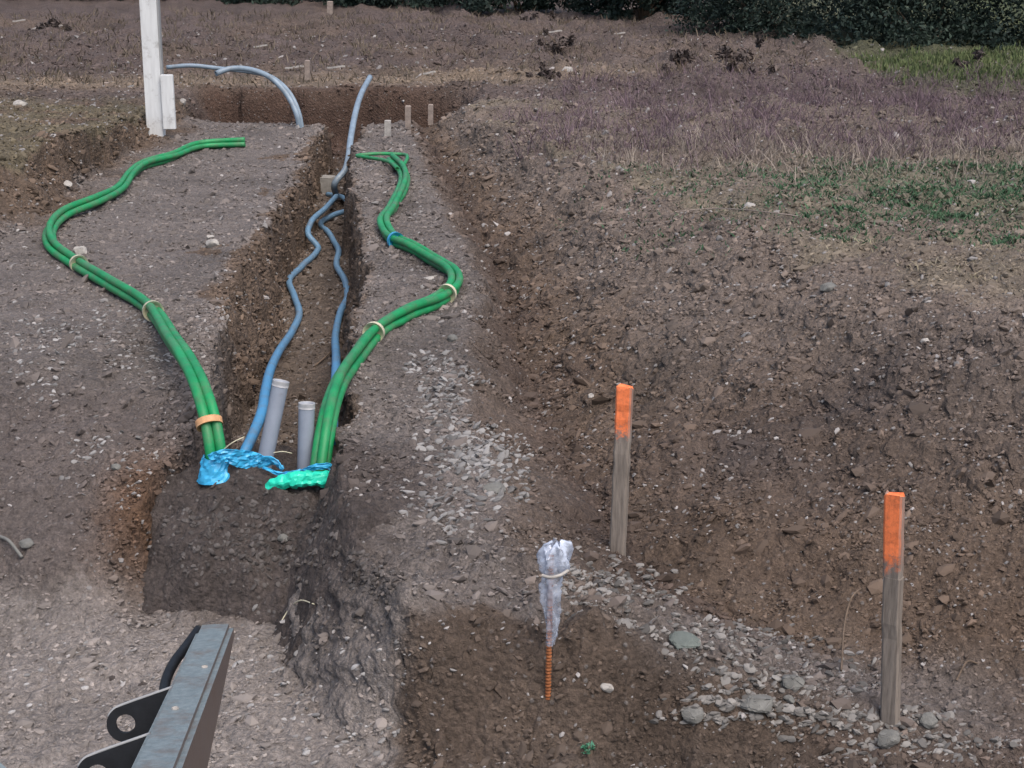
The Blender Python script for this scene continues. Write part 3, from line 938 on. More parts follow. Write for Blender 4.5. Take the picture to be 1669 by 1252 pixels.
b2 = lay([aty(541, 720, 6.55), aty(543, 670, 6.75), aty(547, 620, 7.5), aty(548, 585, 8.3), G(548, 550, .03), G(556, 515, .03), G(566, 490, .03), G(562, 465, .03), G(549, 440, .03), G(552, 415, .03), atz(542, 392, .04),
          atz(526, 374, .05), atz(524, 363, .07), atz(545, 350, .10), atz(566, 343, .12), atz(568, 333, .14), atz(556, 321, .14), atz(534, 317, .12)], Rb)
props(tube('water_pipe', b2, Rb, M_BLUE), 'blue plastic pipe along the right side of the trench bottom with a sharp far bend', 'pipe', 'blue pipes in the trench')
g1 = smooth_path([atz(548, 320, .12), aty(546, 298, 14.6), aty(562, 278, 14.7), aty(567, 262, 14.8), aty(571, 230, 15.2), aty(578, 190, 15.9), aty(588, 155, 16.8), aty(603, 126, 17.8)], .04)
props(tube('riser_pipe', g1, .032, M_GREYBLUE, seg=16), 'grey blue pipe standing up out of the far trench and leaning away to the right', 'pipe')
g2 = smooth_path([aty(489, 216, 16.3), aty(484, 188, 16.3), aty(468, 155, 16.4), aty(440, 126, 16.5), aty(405, 113, 16.6), aty(375, 112, 16.6), aty(352, 120, 16.5)], .04)
props(tube('riser_pipe', g2, .030, M_GREYBLUE, seg=16), 'grey blue pipe arching left out of the bank and ending short in mid air', 'pipe')
g3 = smooth_path([aty(493, 216, 16.36), aty(488, 186, 16.4), aty(473, 153, 16.5), aty(445, 127, 16.7), aty(412, 118, 16.9), aty(360, 112, 17.0), aty(310, 107, 17.0), aty(272, 110, 17.0)], .04)
props(tube('riser_pipe', g3, .024, M_GREYBLUE, seg=16), 'longer thinner grey pipe arching left almost to the white post', 'pipe')

# upright grey pipes
def upright(pb, pt, r, label):
    pb = np.array(pb); pt = np.array(pt)
    org = pb
    ax = (pt - pb)
    e = empty('upright_pipe', org, label, 'pipe', 'grey pipes standing in front of the trench')
    path = pb + ax * np.linspace(-.25, 1, 30)[:, None]
    tube('tube', path, r, M_GREYPIPE, e, 28, origin=org)
    n = ax / np.linalg.norm(ax)
    V, F = tube_geo(np.array([pt - n * .022, pt - n * .010, pt + n * .001, pt + n * .004]), r * 1.05, 28)
    mesh_np('rim', V, F, M_RIM, True, e, origin=org)
upright(aty(432, 750, 6.36), aty(458, 622, 6.42), .037, 'taller grey plastic pipe standing upright beside the left blue pipe, pale open top')
upright(aty(497, 775, 6.38), aty(500, 658, 6.42), .037, 'shorter grey plastic pipe standing upright next to the right green bundle, pale open top')

# blue tape wrap: a band of film around the left bundle, twisted over to the grey pipe
def ribbon(name, pts, width, mat, label, cat, thick=.004, twist=None, crinkle=.006, parent=None):
    c = smooth_path(pts, .012)
    T, S, U = frames(c)
    n = len(c); m = 9
    w = np.linspace(-.5, .5, m)
    tw = np.zeros(n) if twist is None else np.interp(np.linspace(0, 1, n), *twist)
    A = np.cos(tw)[:, None] * U + np.sin(tw)[:, None] * S
    B = np.cross(T, A)
    wd = width if not np.isscalar(width) else np.full(2, width)
    wd = np.interp(np.linspace(0, 1, n), np.linspace(0, 1, len(wd)), wd)
    r = np.random.default_rng(len(pts) + int(c[0, 0] * 1000) % 97)
    cr = crinkle * (np.sin(np.linspace(0, 31, n))[:, None] * np.cos(w * 9)[None] + .6 * r.normal(size=(n, m)))
    V1 = c[:, None] + (wd[:, None] * w[None])[..., None] * A[:, None] + cr[..., None] * B[:, None]
    V2 = V1 + B[:, None] * thick
    V = np.concatenate([V1.reshape(-1, 3), V2.reshape(-1, 3)])
    i = np.arange(n * m).reshape(n, m); j = i + n * m
    F = [np.stack([i[:-1, :-1], i[:-1, 1:], i[1:, 1:], i[1:, :-1]], -1).reshape(-1, 4), np.stack([j[:-1, :-1], j[1:, :-1], j[1:, 1:], j[:-1, 1:]], -1).reshape(-1, 4)]
    for a, b in ((i[:, 0], j[:, 0]), (i[:, -1], j[:, -1]), (i[0], j[0]), (i[-1], j[-1])):
        F.append(np.stack([a[:-1], a[1:], b[1:], b[:-1]], -1))
    o = mesh_np(name, V, np.vstack(F), mat, False, parent, origin=c[0])
    if label: props(o, label, cat)
    return o
cl = aty(352, 768, 6.22)
wrap = [cl + np.array([.066 * math.cos(a), .066 * math.sin(a), .004 * a]) for a in np.linspace(-.6, 2 * math.pi - .5, 12)]
ribbon('blue_tape', wrap, [.10, .12, .12, .10], M_TAPE_B, 'wide blue plastic tape wound round the foot of the left green bundle', 'tape', crinkle=.0045)
ribbon('blue_tape', [aty(342, 748, 6.16), aty(366, 742, 6.15), aty(395, 748, 6.20), aty(425, 752, 6.28), aty(447, 752, 6.27), aty(462, 765, 6.26)], [.045, .06, .085, .08, .06, .035], M_TAPE_B,
       'blue plastic tape stretched from the left green bundle across to the taller grey pipe', 'tape', twist=([0, .5, 1], [.3, -.2, .5]))
ribbon('blue_tape', [aty(428, 762, 6.22), aty(458, 772, 6.22), aty(490, 768, 6.24), aty(520, 760, 6.18), aty(540, 762, 6.2), aty(541, 785, 6.2), aty(540, 812, 6.2)], [.012, .02, .02, .03, .03, .025], M_TAPE_B,
       'thin blue tape running along the turquoise tube and hanging down at its right end', 'tape')
# turquoise tube lying across
tq = smooth_path([aty(436, 794, 6.16), aty(452, 788, 6.15), aty(480, 782, 6.14), aty(505, 780, 6.14), aty(528, 781, 6.15), aty(534, 783, 6.17)], .01)
rq = np.interp(np.linspace(0, 1, len(tq)), [0, .15, .35, .5, .7, .9, 1], [.020, .030, .033, .040, .033, .038, .034])
V, F = tube_geo(tq, rq * (1 + .03 * np.sin(np.arange(len(tq)) * 1.1) + .02 * rng.normal(size=len(tq))), 20)
V = V + .0012 * rng.normal(size=V.shape) + .003 * np.sin(V[:, [1, 2, 0]] * 150)
props(mesh_np('duct_sleeve', V, F, M_TAPE_T, False, origin=tq[0]), 'bright turquoise plastic sleeve lying across the front of the pipes on the soil heap', 'sleeve')
# thin wires
def wire(pts, r, mat, label, cat='wire', name='wire'):
    props(tube(name, smooth_path(pts, .01), r, mat, seg=6), label, cat)
wire([aty(362, 735, 6.22), aty(378, 722, 6.22), aty(398, 712, 6.25)], .0025, M_TAPE_P, 'short pale tie wire poking up right of the left green bundle')
wire([aty(446, 738, 6.3), aty(460, 736, 6.3), aty(476, 739, 6.32)], .002, M_TAPE_P, 'thin pale wire end between the two grey pipes')
wire([G(512, 600, .01), G(530, 592, .02), G(545, 578, .03)], .006, M_TWIG, 'dark twig lying across the trench bottom', 'twig', 'twig')
wire([G(458, 1018, .005), G(470, 1002, .02), G(490, 992, .03), G(512, 990, .01)], .0028, M_TAPE_P, 'pale curved stalk sticking up on the trodden platform below the soil heap', 'stalk', 'stalk')
wire([G(1370, 1105, .01), G(1376, 1040, .08), G(1385, 1020, .12), G(1400, 998, .1)], .004, M_TWIG, 'thin pale root hanging down the brown slope left of the tall stake', 'root', 'root')
wire([G(1558, 1118, .01), G(1575, 1100, .03), G(1592, 1088, .01)], .004, M_TWIG, 'short twig on the slope right of the tall stake', 'twig', 'twig')
wire([G(1100, 355, .02), G(1160, 350, .04), G(1260, 356, .03), G(1300, 360, .02)], .004, M_PEG, 'long pale stick lying along the top of the right slope', 'stick', 'stick')
wire([G(0, 880, .0), G(18, 905, .04), G(38, 925, .01)], .008, M_ROCK, 'grey stick half buried at the left edge of the slope', 'stick', 'stick')

# ---------------------------------------------------------------- stakes
def tip_mat(rot, z0, dz):
    """wood sprayed orange on its front faces; the spray thins out downwards"""
    m, nt, b = new_mat('sprayed_wood')
    tc = nt.nodes.new('ShaderNodeTexCoord'); co = tc.outputs['Object']
    mp = nt.nodes.new('ShaderNodeMapping'); mp.inputs['Scale'].default_value = (6, 6, .5); nt.links.new(co, mp.inputs['Vector'])
    n = N(nt, 'ShaderNodeTexNoise', Scale=14.0, Detail=6.0, Roughness=.65); nt.links.new(mp.outputs[0], n.inputs['Vector'])
    n2 = N(nt, 'ShaderNodeTexNoise', Scale=45.0, Detail=6.0, Roughness=.75); nt.links.new(co, n2.inputs['Vector'])
    wood = ramp(nt, n.outputs['Fac'], [(.35, (.135, .115, .10)), (.65, (.26, .225, .195))])
    pa = ramp(nt, n2.outputs['Fac'], [(.3, (.50, .13, .05)), (.55, (.84, .21, .07))])
    sp = nt.nodes.new('ShaderNodeSeparateXYZ'); nt.links.new(co, sp.inputs[0])
    def mth(op, a_, b_):
        q = nt.nodes.new('ShaderNodeMath'); q.operation = op
        for k, v in enumerate((a_, b_)):
            if hasattr(v, 'links'): nt.links.new(v, q.inputs[k])
            else: q.inputs[k].default_value = v
        return q.outputs[0]
    h = mth('DIVIDE', mth('SUBTRACT', sp.outputs['Z'], z0), dz)
    h = mth('ADD', h, mth('MULTIPLY', mth('SUBTRACT', n2.outputs['Fac'], .5), .9))
    fz = ramp(nt, h, [(.08, 0.0), (.30, 1.0)])
    sn = nt.nodes.new('ShaderNodeSeparateXYZ'); nt.links.new(tc.outputs['Normal'], sn.inputs[0])
    side = mth('ADD', mth('MULTIPLY', sn.outputs['X'], math.cos(rot)), mth('MULTIPLY', sn.outputs['Y'], math.sin(rot)))
    fs = ramp(nt, side, [(.55, 1.0), (.8, .12)])
    nt.links.new(mixc(nt, mixc(nt, 1.0, fz, fs, 'MULTIPLY'), wood, pa), b.inputs['Base Color'])
    b.inputs['Roughness'].default_value = .8
    bp = N(nt, 'ShaderNodeBump', Strength=.4, Distance=.01); nt.links.new(n.outputs['Fac'], bp.inputs['Height']); nt.links.new(bp.outputs[0], b.inputs['Normal'])
    return m

def stake(ub, vb, ybase, ut, vt, wpx, label, group, frac, seed, rot, name='survey_stake'):
    """square wooden stake with a sprayed tip"""
    pb = G(ub, vb); ybase = pb[1]; pt = aty(ut, vt, ybase + .02)
    w = wpx / FPX * math.hypot(ybase, HC - .4) * .93
    e = empty(name, pb, label, 'stake', group)
    ax = pt - pb
    r = np.random.default_rng(seed)
    def section(t0, t1, n, grow, mat, nm):
        bm = bmesh.new()
        rings = []
        for t in np.linspace(t0, t1, n):
            c = pb + ax * t
            j = r.normal(0, .0012, 2)
            ww = w * .5 * grow
            ch = ww * .22
            pts = [(-ww + ch, -ww * .7), (ww - ch, -ww * .7), (ww, -ww * .7 + ch), (ww, ww * .7 - ch), (ww - ch, ww * .7), (-ww + ch, ww * .7), (-ww, ww * .7 - ch), (-ww, -ww * .7 + ch)]
            a = rot
            rings.append([bm.verts.new((c[0] + x * math.cos(a) - y * math.sin(a) + j[0], c[1] + x * math.sin(a) + y * math.cos(a) + j[1], c[2] + (.007 * r.normal() if t == t1 and t1 == 1.0 else 0))) for x, y in pts])
        for A, B in zip(rings, rings[1:]):
            for k in range(8): bm.faces.new((A[k], A[(k + 1) % 8], B[(k + 1) % 8], B[k]))
        bm.faces.new(rings[0][::-1]); bm.faces.new(rings[-1])
        return tris_quads(bm, nm, mat, e, pb)
    section(-.35, 1 - frac, 16, 1.0, M_WOOD, 'post')
    hz = float(pt[2] - pb[2])
    section(1 - frac - .0, 1.0, 8, 1.0, tip_mat(rot, hz * (1 - frac), hz * frac), 'painted_tip')
    return e
stake(1451, 1178, 4.86, 1458, 806, 31, 'taller wooden stake with long orange painted top at the lower right', 'orange topped survey stakes', .35, 1, -.55)
stake(1006, 908, 5.66, 1019, 632, 27, 'shorter wooden stake with orange painted top standing mid slope', 'orange topped survey stakes', .31, 2, -.32)

def far_peg(u, v0, v1, wpx, yb, label, name='peg', mat=M_WOOD, lean=0):
    pb = aty(u, v0, yb); pt = aty(u + lean, v1, yb)
    w = wpx / FPX * yb * .5
    bm = bmesh.new()
    rings = []
    for t in (-.6, 0, .5, .95, 1.0):
        c = pb + (pt - pb) * t
        k = 1 if t < 1 else .7
        rings.append([bm.verts.new((c[0] + sx * w * k, c[1] + sy * w * k, c[2])) for sx, sy in ((-1, -1), (1, -1), (1, 1), (-1, 1))])
    for A, B in zip(rings, rings[1:]):
        for k in range(4): bm.faces.new((A[k], A[(k + 1) % 4], B[(k + 1) % 4], B[k]))
    bm.faces.new(rings[0][::-1]); bm.faces.new(rings[-1])
    props(tris_quads(bm, name, mat, None, pb), label, 'peg')
M_PEG = simple_mat('pale_wood', (.30, .25, .22), .85, .2, var=.35, scale=20, bump=.3)
far_peg(665, 200, 172, 9, 16.2, 'short pale wooden peg at the far right corner of the strip, left of its twin', mat=M_PEG)
far_peg(702, 191, 170, 8, 16.6, 'short pale wooden peg beyond the strip, right of its twin', mat=M_PEG)
far_peg(538, 22, 2, 9, 30.0, 'pale wooden post by the dark undergrowth at the top of the far field', mat=M_PEG)
far_peg(501, 118, 98, 8, 19.0, 'small pinkish peg standing behind the cross trench', mat=M_PEG)
far_peg(172, 149, 134, 9, 18.5, 'small pale peg left of the white post in the far earth', mat=M_PEG, lean=1)
far_peg(632, 214, 196, 10, 15.6, 'white plastic stub at the far end of the gravel strip', name='plastic_stub', mat=M_ROCKL)

def scrap(u, v, wpx, label, rot=0.0, thick=.02, name='wood_scrap', mat=M_ROCKL, lift=.04):
    """splintered bit of board lying on the soil"""
    p = G(u, v, lift)
    L2 = wpx / FPX * p[1] * .5
    rg = np.random.default_rng(int(u * 7 + v))
    bm = bmesh.new()
    rings = []
    for t in np.linspace(-1, 1, 7):
        w = L2 * .20 * (1 - .5 * abs(t) ** 3) * rg.uniform(.8, 1.15)
        zc = .012 * math.sin(t * 2) + thick
        cx, cy = t * L2 * math.cos(rot), t * L2 * math.sin(rot) + rg.normal(0, .004)
        rings.append([bm.verts.new((p[0] + cx - a * math.sin(rot) * w, p[1] + cy + a * math.cos(rot) * w, p[2] + zc + b * thick * .5)) for a, b in ((-1, -1), (1, -1), (1, 1), (-1, 1))])
    for A, B in zip(rings, rings[1:]):
        for k in range(4): bm.faces.new((A[k], A[(k + 1) % 4], B[(k + 1) % 4], B[k]))
    bm.faces.new(rings[0][::-1]); bm.faces.new(rings[-1])
    props(tris_quads(bm, name, mat, None, p), label, 'scrap', 'pale scraps in the far field')
for (u, v, w, lb_, rt) in ((32, 44, 20, 'pale scrap in the far top left corner of the field', .2), (58, 50, 16, 'upturned pale scrap next to the corner scrap at the top left', 1.0), (100, 51, 24, 'flat pale scrap left of the white post near the top', .1),
        (316, 40, 34, 'long flat pale scrap right of the white post near the top', -.1), (480, 115, 30, 'thin pale board at the foot of the pinkish peg', .05), (548, 120, 30, 'pale board just right of the pinkish peg', -.15),
        (425, 84, 22, 'pale scrap on bare soil above the arching pipes', .1), (905, 62, 22, 'pale scrap near the dim clump at the far hedge', .1), (1190, 42, 40, 'long pale stick in front of the far hedge right of the middle', -.05),
        (700, 130, 20, 'pale scrap on the tan soil right of the leaning pipe', .2), (1010, 60, 18, 'small pale scrap in the middle of the far field', .0), (870, 20, 18, 'small pale scrap at the edge of the far hedge', .1)):
    scrap(u, v, w, lb_, rt)

# ---------------------------------------------------------------- rebar and plastic bag
pb = G(893, 1143); pt = aty(898, 905, pb[1] + .02)
path = pb + (pt - pb) * np.linspace(-.3, 1, 260)[:, None]
rb_o = tube('rebar', path, .0088, M_RUST, None, 12, ribs=.004, pitch=.0125, origin=pb)
props(rb_o, 'rusty ribbed steel bar driven into the brown cut face under a clear bag', 'rebar')
def bag():
    ax = (pt - pb); L_ = np.linalg.norm(ax); n_ = ax / L_
    hs = np.linspace(0, 1, 46); m = 40
    a = np.linspace(0, 2 * np.pi, m, endpoint=False)
    base = aty(896, 1052, pb[1] + .005); top = aty(904, 886, pb[1] + .02)
    prof = np.interp(hs, [0, .06, .3, .55, .66, .70, .74, .82, .92, .98, 1], [.012, .015, .024, .034, .033, .030, .044, .052, .048, .040, .016])
    H, A = np.meshgrid(hs, a, indexing='ij')
    fold = 1 + .16 * np.sin(A * 5 + H * 7) + .11 * np.sin(A * 9 - H * 13) + .10 * np.sin(A * 3 + H * 21)
    R = prof[:, None] * fold
    c = base[None] + (top - base)[None] * hs[:, None]
    sway = .006 * np.sin(hs * 9)
    V = np.stack([c[:, 0, None] + R * np.cos(A) + sway[:, None], c[:, 1, None] + R * np.sin(A) * .8, c[:, 2, None] + .012 * np.sin(A * 4 + 1) * (hs[:, None] > .9)], -1)
    V += rng.normal(0, .0018, V.shape)
    i = np.arange(len(hs) * m).reshape(len(hs), m); j = np.roll(i, -1, 1)
    F = np.stack([i[:-1], j[:-1], j[1:], i[1:]], -1).reshape(-1, 4)
    o = mesh_np('plastic_bag', V.reshape(-1, 3), F, M_FILM, True, origin=base)
    props(o, 'crumpled clear plastic bag pulled over the top of the rusty rebar', 'bag')
    yy = pb[1]; st = [aty(884, 938, yy - .03), aty(896, 941, yy - .045), aty(912, 938, yy - .045), aty(926, 930, yy - .02)]
    V2, F2 = tube_geo(smooth_path(st, .006), .006, 8)
    mesh_np('gathered_fold', V2, F2, M_ROCKL, True, o, origin=base)
bag()

# ---------------------------------------------------------------- white post
def white_post():
    yb = 15.4
    b = aty(250, 186, yb); b[2] -= .1
    t = b + np.array([.02, 0, 2.9])
    e = empty('white_post', b, 'tall white painted post with a shorter white board fixed low on its right side', 'post')
    def box(nm, c0, c1, wx, wy, mat, bevel=.006):
        bm = bmesh.new()
        c0 = np.array(c0); c1 = np.array(c1)
        rings = [[bm.verts.new((c[0] + sx * wx, c[1] + sy * wy, c[2])) for sx, sy in ((-1, -1), (1, -1), (1, 1), (-1, 1))] for c in (c0, c1)]
        A, B = rings
        for k in range(4): bm.faces.new((A[k], A[(k + 1) % 4], B[(k + 1) % 4], B[k]))
        bm.faces.new(A[::-1]); bm.faces.new(B)
        bmesh.ops.bevel(bm, geom=[q for q in bm.edges], offset=bevel, segments=2, affect='EDGES')
        return tris_quads(bm, nm, mat, e, b)
    lx = aty(235, 100, yb)[0]; rx = aty(262, 100, yb)[0]
    box('post', (((lx + rx) / 2) - .015, yb, b[2] - .15), (((lx + rx) / 2) + .035, yb, b[2] + 2.9), (rx - lx) / 2, .06, M_WHITE)
    x2 = aty(267, 100, yb)[0]
    box('shaded_side', (rx + .002, yb - .01, aty(262, 122, yb)[2]), (rx + .046, yb - .01, b[2] + 2.9), .014, .035, M_WHITESIDE, .003)  # grey strip paints the shade of the post's right face
    z0 = aty(275, 203, yb - .1)[2]; z1 = aty(275, 122, yb - .1)[2]
    xa = aty(262, 150, yb - .1)[0]; xb = aty(282, 150, yb - .1)[0]
    box('side_board', ((xa + xb) / 2, yb - .08, z0 - .05), ((xa + xb) / 2 + .005, yb - .08, z1), (xb - xa) / 2, .03, M_WHITE)
white_post()

# concrete block in the trench
def block():
    p = G(531, 316)
    bm = bmesh.new()
    bmesh.ops.create_cube(bm, size=1.0)
    bmesh.ops.scale(bm, vec=(.21, .20, .19), verts=bm.verts)
    bmesh.ops.bevel(bm, geom=list(bm.edges), offset=.012, segments=2, affect='EDGES')
    bmesh.ops.subdivide_edges(bm, edges=list(bm.edges), cuts=2, use_grid_fill=True)
    for v in bm.verts: v.co += Vector(rng.normal(0, .003, 3))
    bmesh.ops.rotate(bm, matrix=Matrix.Rotation(.12, 3, 'Z'), verts=bm.verts)
    bmesh.ops.translate(bm, vec=(p[0], p[1] + .1, p[2] + .075), verts=bm.verts)
    props(tris_quads(bm, 'concrete_block', M_CONC, None, p), 'pale concrete block in the far part of the trench behind the crossing blue pipes', 'block')
block()

# ---------------------------------------------------------------- steel frame in the near left corner
def steel():
    far = aty(352, 1016, 3.55); near = aty(246, 1262, 2.30)
    d = (near - far); Ld = np.linalg.norm(d); d /= Ld
    e = empty('steel_beam', far + d * (Ld + 1.0) + np.array([0, 0, -1.2]), 'close grey steel box beam with black perforated lugs welded along its left side', 'beam')
    org = np.array(e.location)
    end = far + d * (Ld + .75)
    X = np.cross(d, [0, 0, 1.0]); X /= np.linalg.norm(X)          # sideways
    if X[0] < 0: X = -X
    U = np.cross(X, d)
    if U[2] < 0: U = -U
    hw, hh = .047, .078
    bm = bmesh.new()
    rings = []
    for c, hq in ((far, .024), (far + d * Ld * .35, .056), (far + d * Ld * .7, .086), (end, .10)):
        rings.append([bm.verts.new(c + X * sx * hw + U * (sy * hq - hq)) for sx, sy in ((-1, -1), (1, -1), (1, 1), (-1, 1))])
    for A, B in zip(rings, rings[1:]):
        for k in range(4): bm.faces.new((A[k], A[(k + 1) % 4], B[(k + 1) % 4], B[k]))
    bm.faces.new(rings[0][::-1]); bm.faces.new(rings[-1])
    bmesh.ops.bevel(bm, geom=[q for q in bm.edges if q.is_manifold], offset=.012, segments=4, affect='EDGES')
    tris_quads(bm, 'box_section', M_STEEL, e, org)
    # leg carrying the beam, below and outside the picture
    bm = bmesh.new()
    foot = np.array([end[0] - .02, end[1] - .05, -.02])
    topc = end - d * .06 - U * .11
    rings = [[bm.verts.new(c + np.array([sx * .035, sy * .035, 0])) for sx, sy in ((-1, -1), (1, -1), (1, 1), (-1, 1))] for c in (foot, topc)]
    A, B = rings
    for k in range(4): bm.faces.new((A[k], A[(k + 1) % 4], B[(k + 1) % 4], B[k]))
    bm.faces.new(A[::-1]); bm.faces.new(B)
    tris_quads(bm, 'leg', M_STEEL, e, org)
    def lug(t, sc=1.0):
        """plate square to the beam, rounded free end with an eye"""
        o = far + d * t - X * (hw - .006) - U * .012
        th = .011
        cx, cy, r0, rh = -.120 * sc, -.085 * sc, .047 * sc, .024 * sc
        out = [(0.0, 0.0)]
        for a in np.linspace(math.radians(118), math.radians(262), 20): out.append((cx + r0 * math.cos(a), cy + r0 * math.sin(a)))
        out.append((-.02 * sc, -.125 * sc)); out.append((0.0, -.125 * sc))
        out = np.array(out)
        # resample outline around the eye
        dense = []
        for k in range(len(out)):
            a_, b_ = out[k], out[(k + 1) % len(out)]
            mlen = max(1, int(np.linalg.norm(b_ - a_) / .006))
            for q in range(mlen): dense.append(a_ + (b_ - a_) * q / mlen)
        dense = np.array(dense)
        ang = np.arctan2(dense[:, 1] - cy, dense[:, 0] - cx)
        hole = np.stack([cx + rh * np.cos(ang), cy + rh * np.sin(ang)], -1)
        n = len(dense)
        def W(p, s): return o[None] + p[:, 0:1] * X[None] + p[:, 1:2] * U[None] + d[None] * s
        V = np.vstack([W(dense, 0), W(hole, 0), W(dense, th), W(hole, th)])
        i = np.arange(n); j = (i + 1) % n
        F = [np.stack([i, j, j + n, i + n], -1), np.stack([i + 2 * n, i + 3 * n, j + 3 * n, j + 2 * n], -1), np.stack([i, i + 2 * n, j + 2 * n, j], -1), np.stack([i + n, j + n, j + 3 * n, i + 3 * n], -1)]
        mesh_np('lug', V, np.vstack(F), M_BLACK, False, e, origin=org)
        # thin pale rod along the top edge
        k = [(0.0, .001)] + [(cx + (r0) * math.cos(a), cy + (r0) * math.sin(a)) for a in np.radians([118, 135, 155])]
        pth = np.array([o + X * q[0] + U * q[1] + d * (th * .5) for q in k])
        V2, F2 = tube_geo(smooth_path(pth, .01), .0034, 6)
        mesh_np('pale_edge', V2, F2, M_WHITESIDE, True, e, origin=org)
    lug(.62, .88)
    lug(.99, .88)
    # curved guard further along
    gp = [far + d * t - X * (hw + q) - U * (.04 + w) for t, q, w in ((.02, -.004, -.03), (.10, .018, -.008), (.20, .040, .012), (.32, .048, .03), (.44, .036, .045), (.54, .0, .05))]
    V3, F3 = tube_geo(smooth_path(gp, .01), .013, 12)
    mesh_np('curved_guard', V3, F3, M_BLACK, True, e, origin=org)
    # flat bar crossing the lower left corner
    ca, cb = aty(190, 1440, 2.25), aty(-120, 1165, 2.55)
    bm = bmesh.new()
    dd = (cb - ca); dd /= np.linalg.norm(dd)
    sx_ = np.cross(dd, [0, 0, 1.0]); sx_ /= np.linalg.norm(sx_)
    ux_ = np.cross(sx_, dd)
    rings = [[bm.verts.new(c + sx_ * a * .026 + ux_ * b * .006) for a, b in ((-1, -1), (1, -1), (1, 1), (-1, 1))] for c in (ca, ca * .6 + cb * .4, cb)]
    for A, B in zip(rings, rings[1:]):
        for k in range(4): bm.faces.new((A[k], A[(k + 1) % 4], B[(k + 1) % 4], B[k]))
    bm.faces.new(rings[0][::-1]); bm.faces.new(rings[-1])
    bmesh.ops.bevel(bm, geom=[q for q in bm.edges if q.is_manifold], offset=.003, segments=2, affect='EDGES')
    tris_quads(bm, 'cross_bar', M_STEEL, e, org)
    # bolts
    for (u, v, t, q) in ((0, 0, .50, .018), (0, 0, .86, -.008)):
        c = far + d * t + X * q
        p = np.array([c - U * .002, c + U * .002, c + U * .004])
        V4, F4 = tube_geo(p, .0075, 10)
        mesh_np('bolt', V4, F4, M_ROCKL, True, e, origin=org)
steel()

# ---------------------------------------------------------------- vegetation
def blades(name, x, y, h, w, cols, label, lean=.25, base_z=None):
    n = len(x)
    z = ground_z(x, y) - .01
    a = rng.uniform(0, 2 * np.pi, n)
    lx, ly = rng.normal(0, lean, n) * h, rng.normal(0, lean, n) * h
    ca, sa = np.cos(a) * w, np.sin(a) * w
    b0 = np.stack([x - ca, y - sa, z], -1); b1 = np.stack([x + ca, y + sa, z], -1)
    m0 = np.stack([x - ca * .8 + lx * .4, y - sa * .8 + ly * .4, z + h * .55], -1); m1 = np.stack([x + ca * .8 + lx * .4, y + sa * .8 + ly * .4, z + h * .55], -1)
    t0 = np.stack([x + lx - ca * .2, y + ly - sa * .2, z + h], -1); t1 = np.stack([x + lx + ca * .2, y + ly + sa * .2, z + h], -1)
    V = np.stack([b0, b1, m0, m1, t0, t1], 1).reshape(-1, 3)
    i = np.arange(n)[:, None] * 6
    F = np.concatenate([i + np.array([[0, 1, 3, 2]]), i + np.array([[2, 3, 5, 4]])])
    o = mesh_np(name, V, F, M_WEED, False, cols=np.repeat(cols, 6, 0))
    props(o, label, kind='stuff')

def region(n, y0, y1, xlo, xhi, clump=.5, seed=0, soft=.8):
    y = rng.uniform(y0 - soft, y1 + soft, n)
    x = rng.uniform(0, 1, n)
    lo = xlo(y) + .9 * rng.random(n) ** 2 + .5 * fbm(y * 0, y, .8, 2, seed=seed); hi = xhi(y)
    x = lo + (hi - lo) * x
    k = sstep(y, y0 - soft, y0 + soft * .5) * (1 - sstep(y, y1 - soft * .5, y1 + soft)) * (clump + (1 - clump) * sstep(fbm(x, y, .6, 3, seed=500 + seed), -.1, .35) * 1.3)
    m = rng.random(n) < k
    return x[m], y[m]
def colmix(n, a, b):
    t = rng.random((n, 1)); return (np.array(a) * (1 - t) + np.array(b) * t) * rng.uniform(.75, 1.25, (n, 1))

xl = lambda y: np.interp(y, [10, 12, 14, 17, 20], [1.4, 0.4, -.2, .2, 1.0])
xr = lambda y: .42 * (y + 1)
x, y = region(120000, 12.7, 18.3, xl, xr, .25, 1)
x = x + 0
wk = sstep(fbm(x, y, .30, 2, seed=611), -.35, .4); m_ = rng.random(len(x)) < .25 + .9 * wk; x, y, wk = x[m_], y[m_], wk[m_]
blades('dead_weeds', x, y, (rng.exponential(.045, len(x)) * (.5 + 1.3 * wk)).clip(.012, .26), np.full(len(x), .0032), colmix(len(x), (.092, .065, .076), (.165, .123, .140)), 'band of dry purple brown weeds across the field on the right', lean=.6)
x, y = region(17000, 11.7, 13.2, lambda y: np.interp(y, [10, 13], [.9, .5]), xr, .3, 2, .7)
blades('straw_grass', x, y, rng.exponential(.06, len(x)).clip(.02, .2), np.full(len(x), .0035), colmix(len(x), (.17, .145, .125), (.29, .25, .215)), 'pale straw grass in front of the purple weeds', lean=.5)
x, y = region(70000, 9.3, 11.9, lambda y: np.interp(y, [8, 9, 11], [2.2, 1.0, .3]), xr, .22, 3, .7)
wgt = rng.random(len(x)) < .22 + .78 * sstep(x, 1.4, 3.0)
x, y = x[wgt], y[wgt]
blades('ground_cover', x, y, rng.uniform(.010, .045, len(x)), rng.uniform(.003, .010, len(x)), colmix(len(x), (.03, .075, .038), (.07, .12, .07)), 'low green ground cover growing on the lip of the right slope', lean=.7)
x, y = region(16000, 18.3, 21.5, lambda y: y * 0 + 4.6, lambda y: .42 * (y + 1), .7, 4, .7)
blades('lawn_grass', x, y, rng.uniform(.04, .12, len(x)), rng.uniform(.008, .014, len(x)), colmix(len(x), (.065, .095, .04), (.12, .14, .065)), 'patch of short green grass below the dark hedge on the right')
x, y = region(9000, 7.2, 8.8, lambda y: np.interp(y, [7, 9], [3.0, 1.6]), xr, .0, 6, .5)
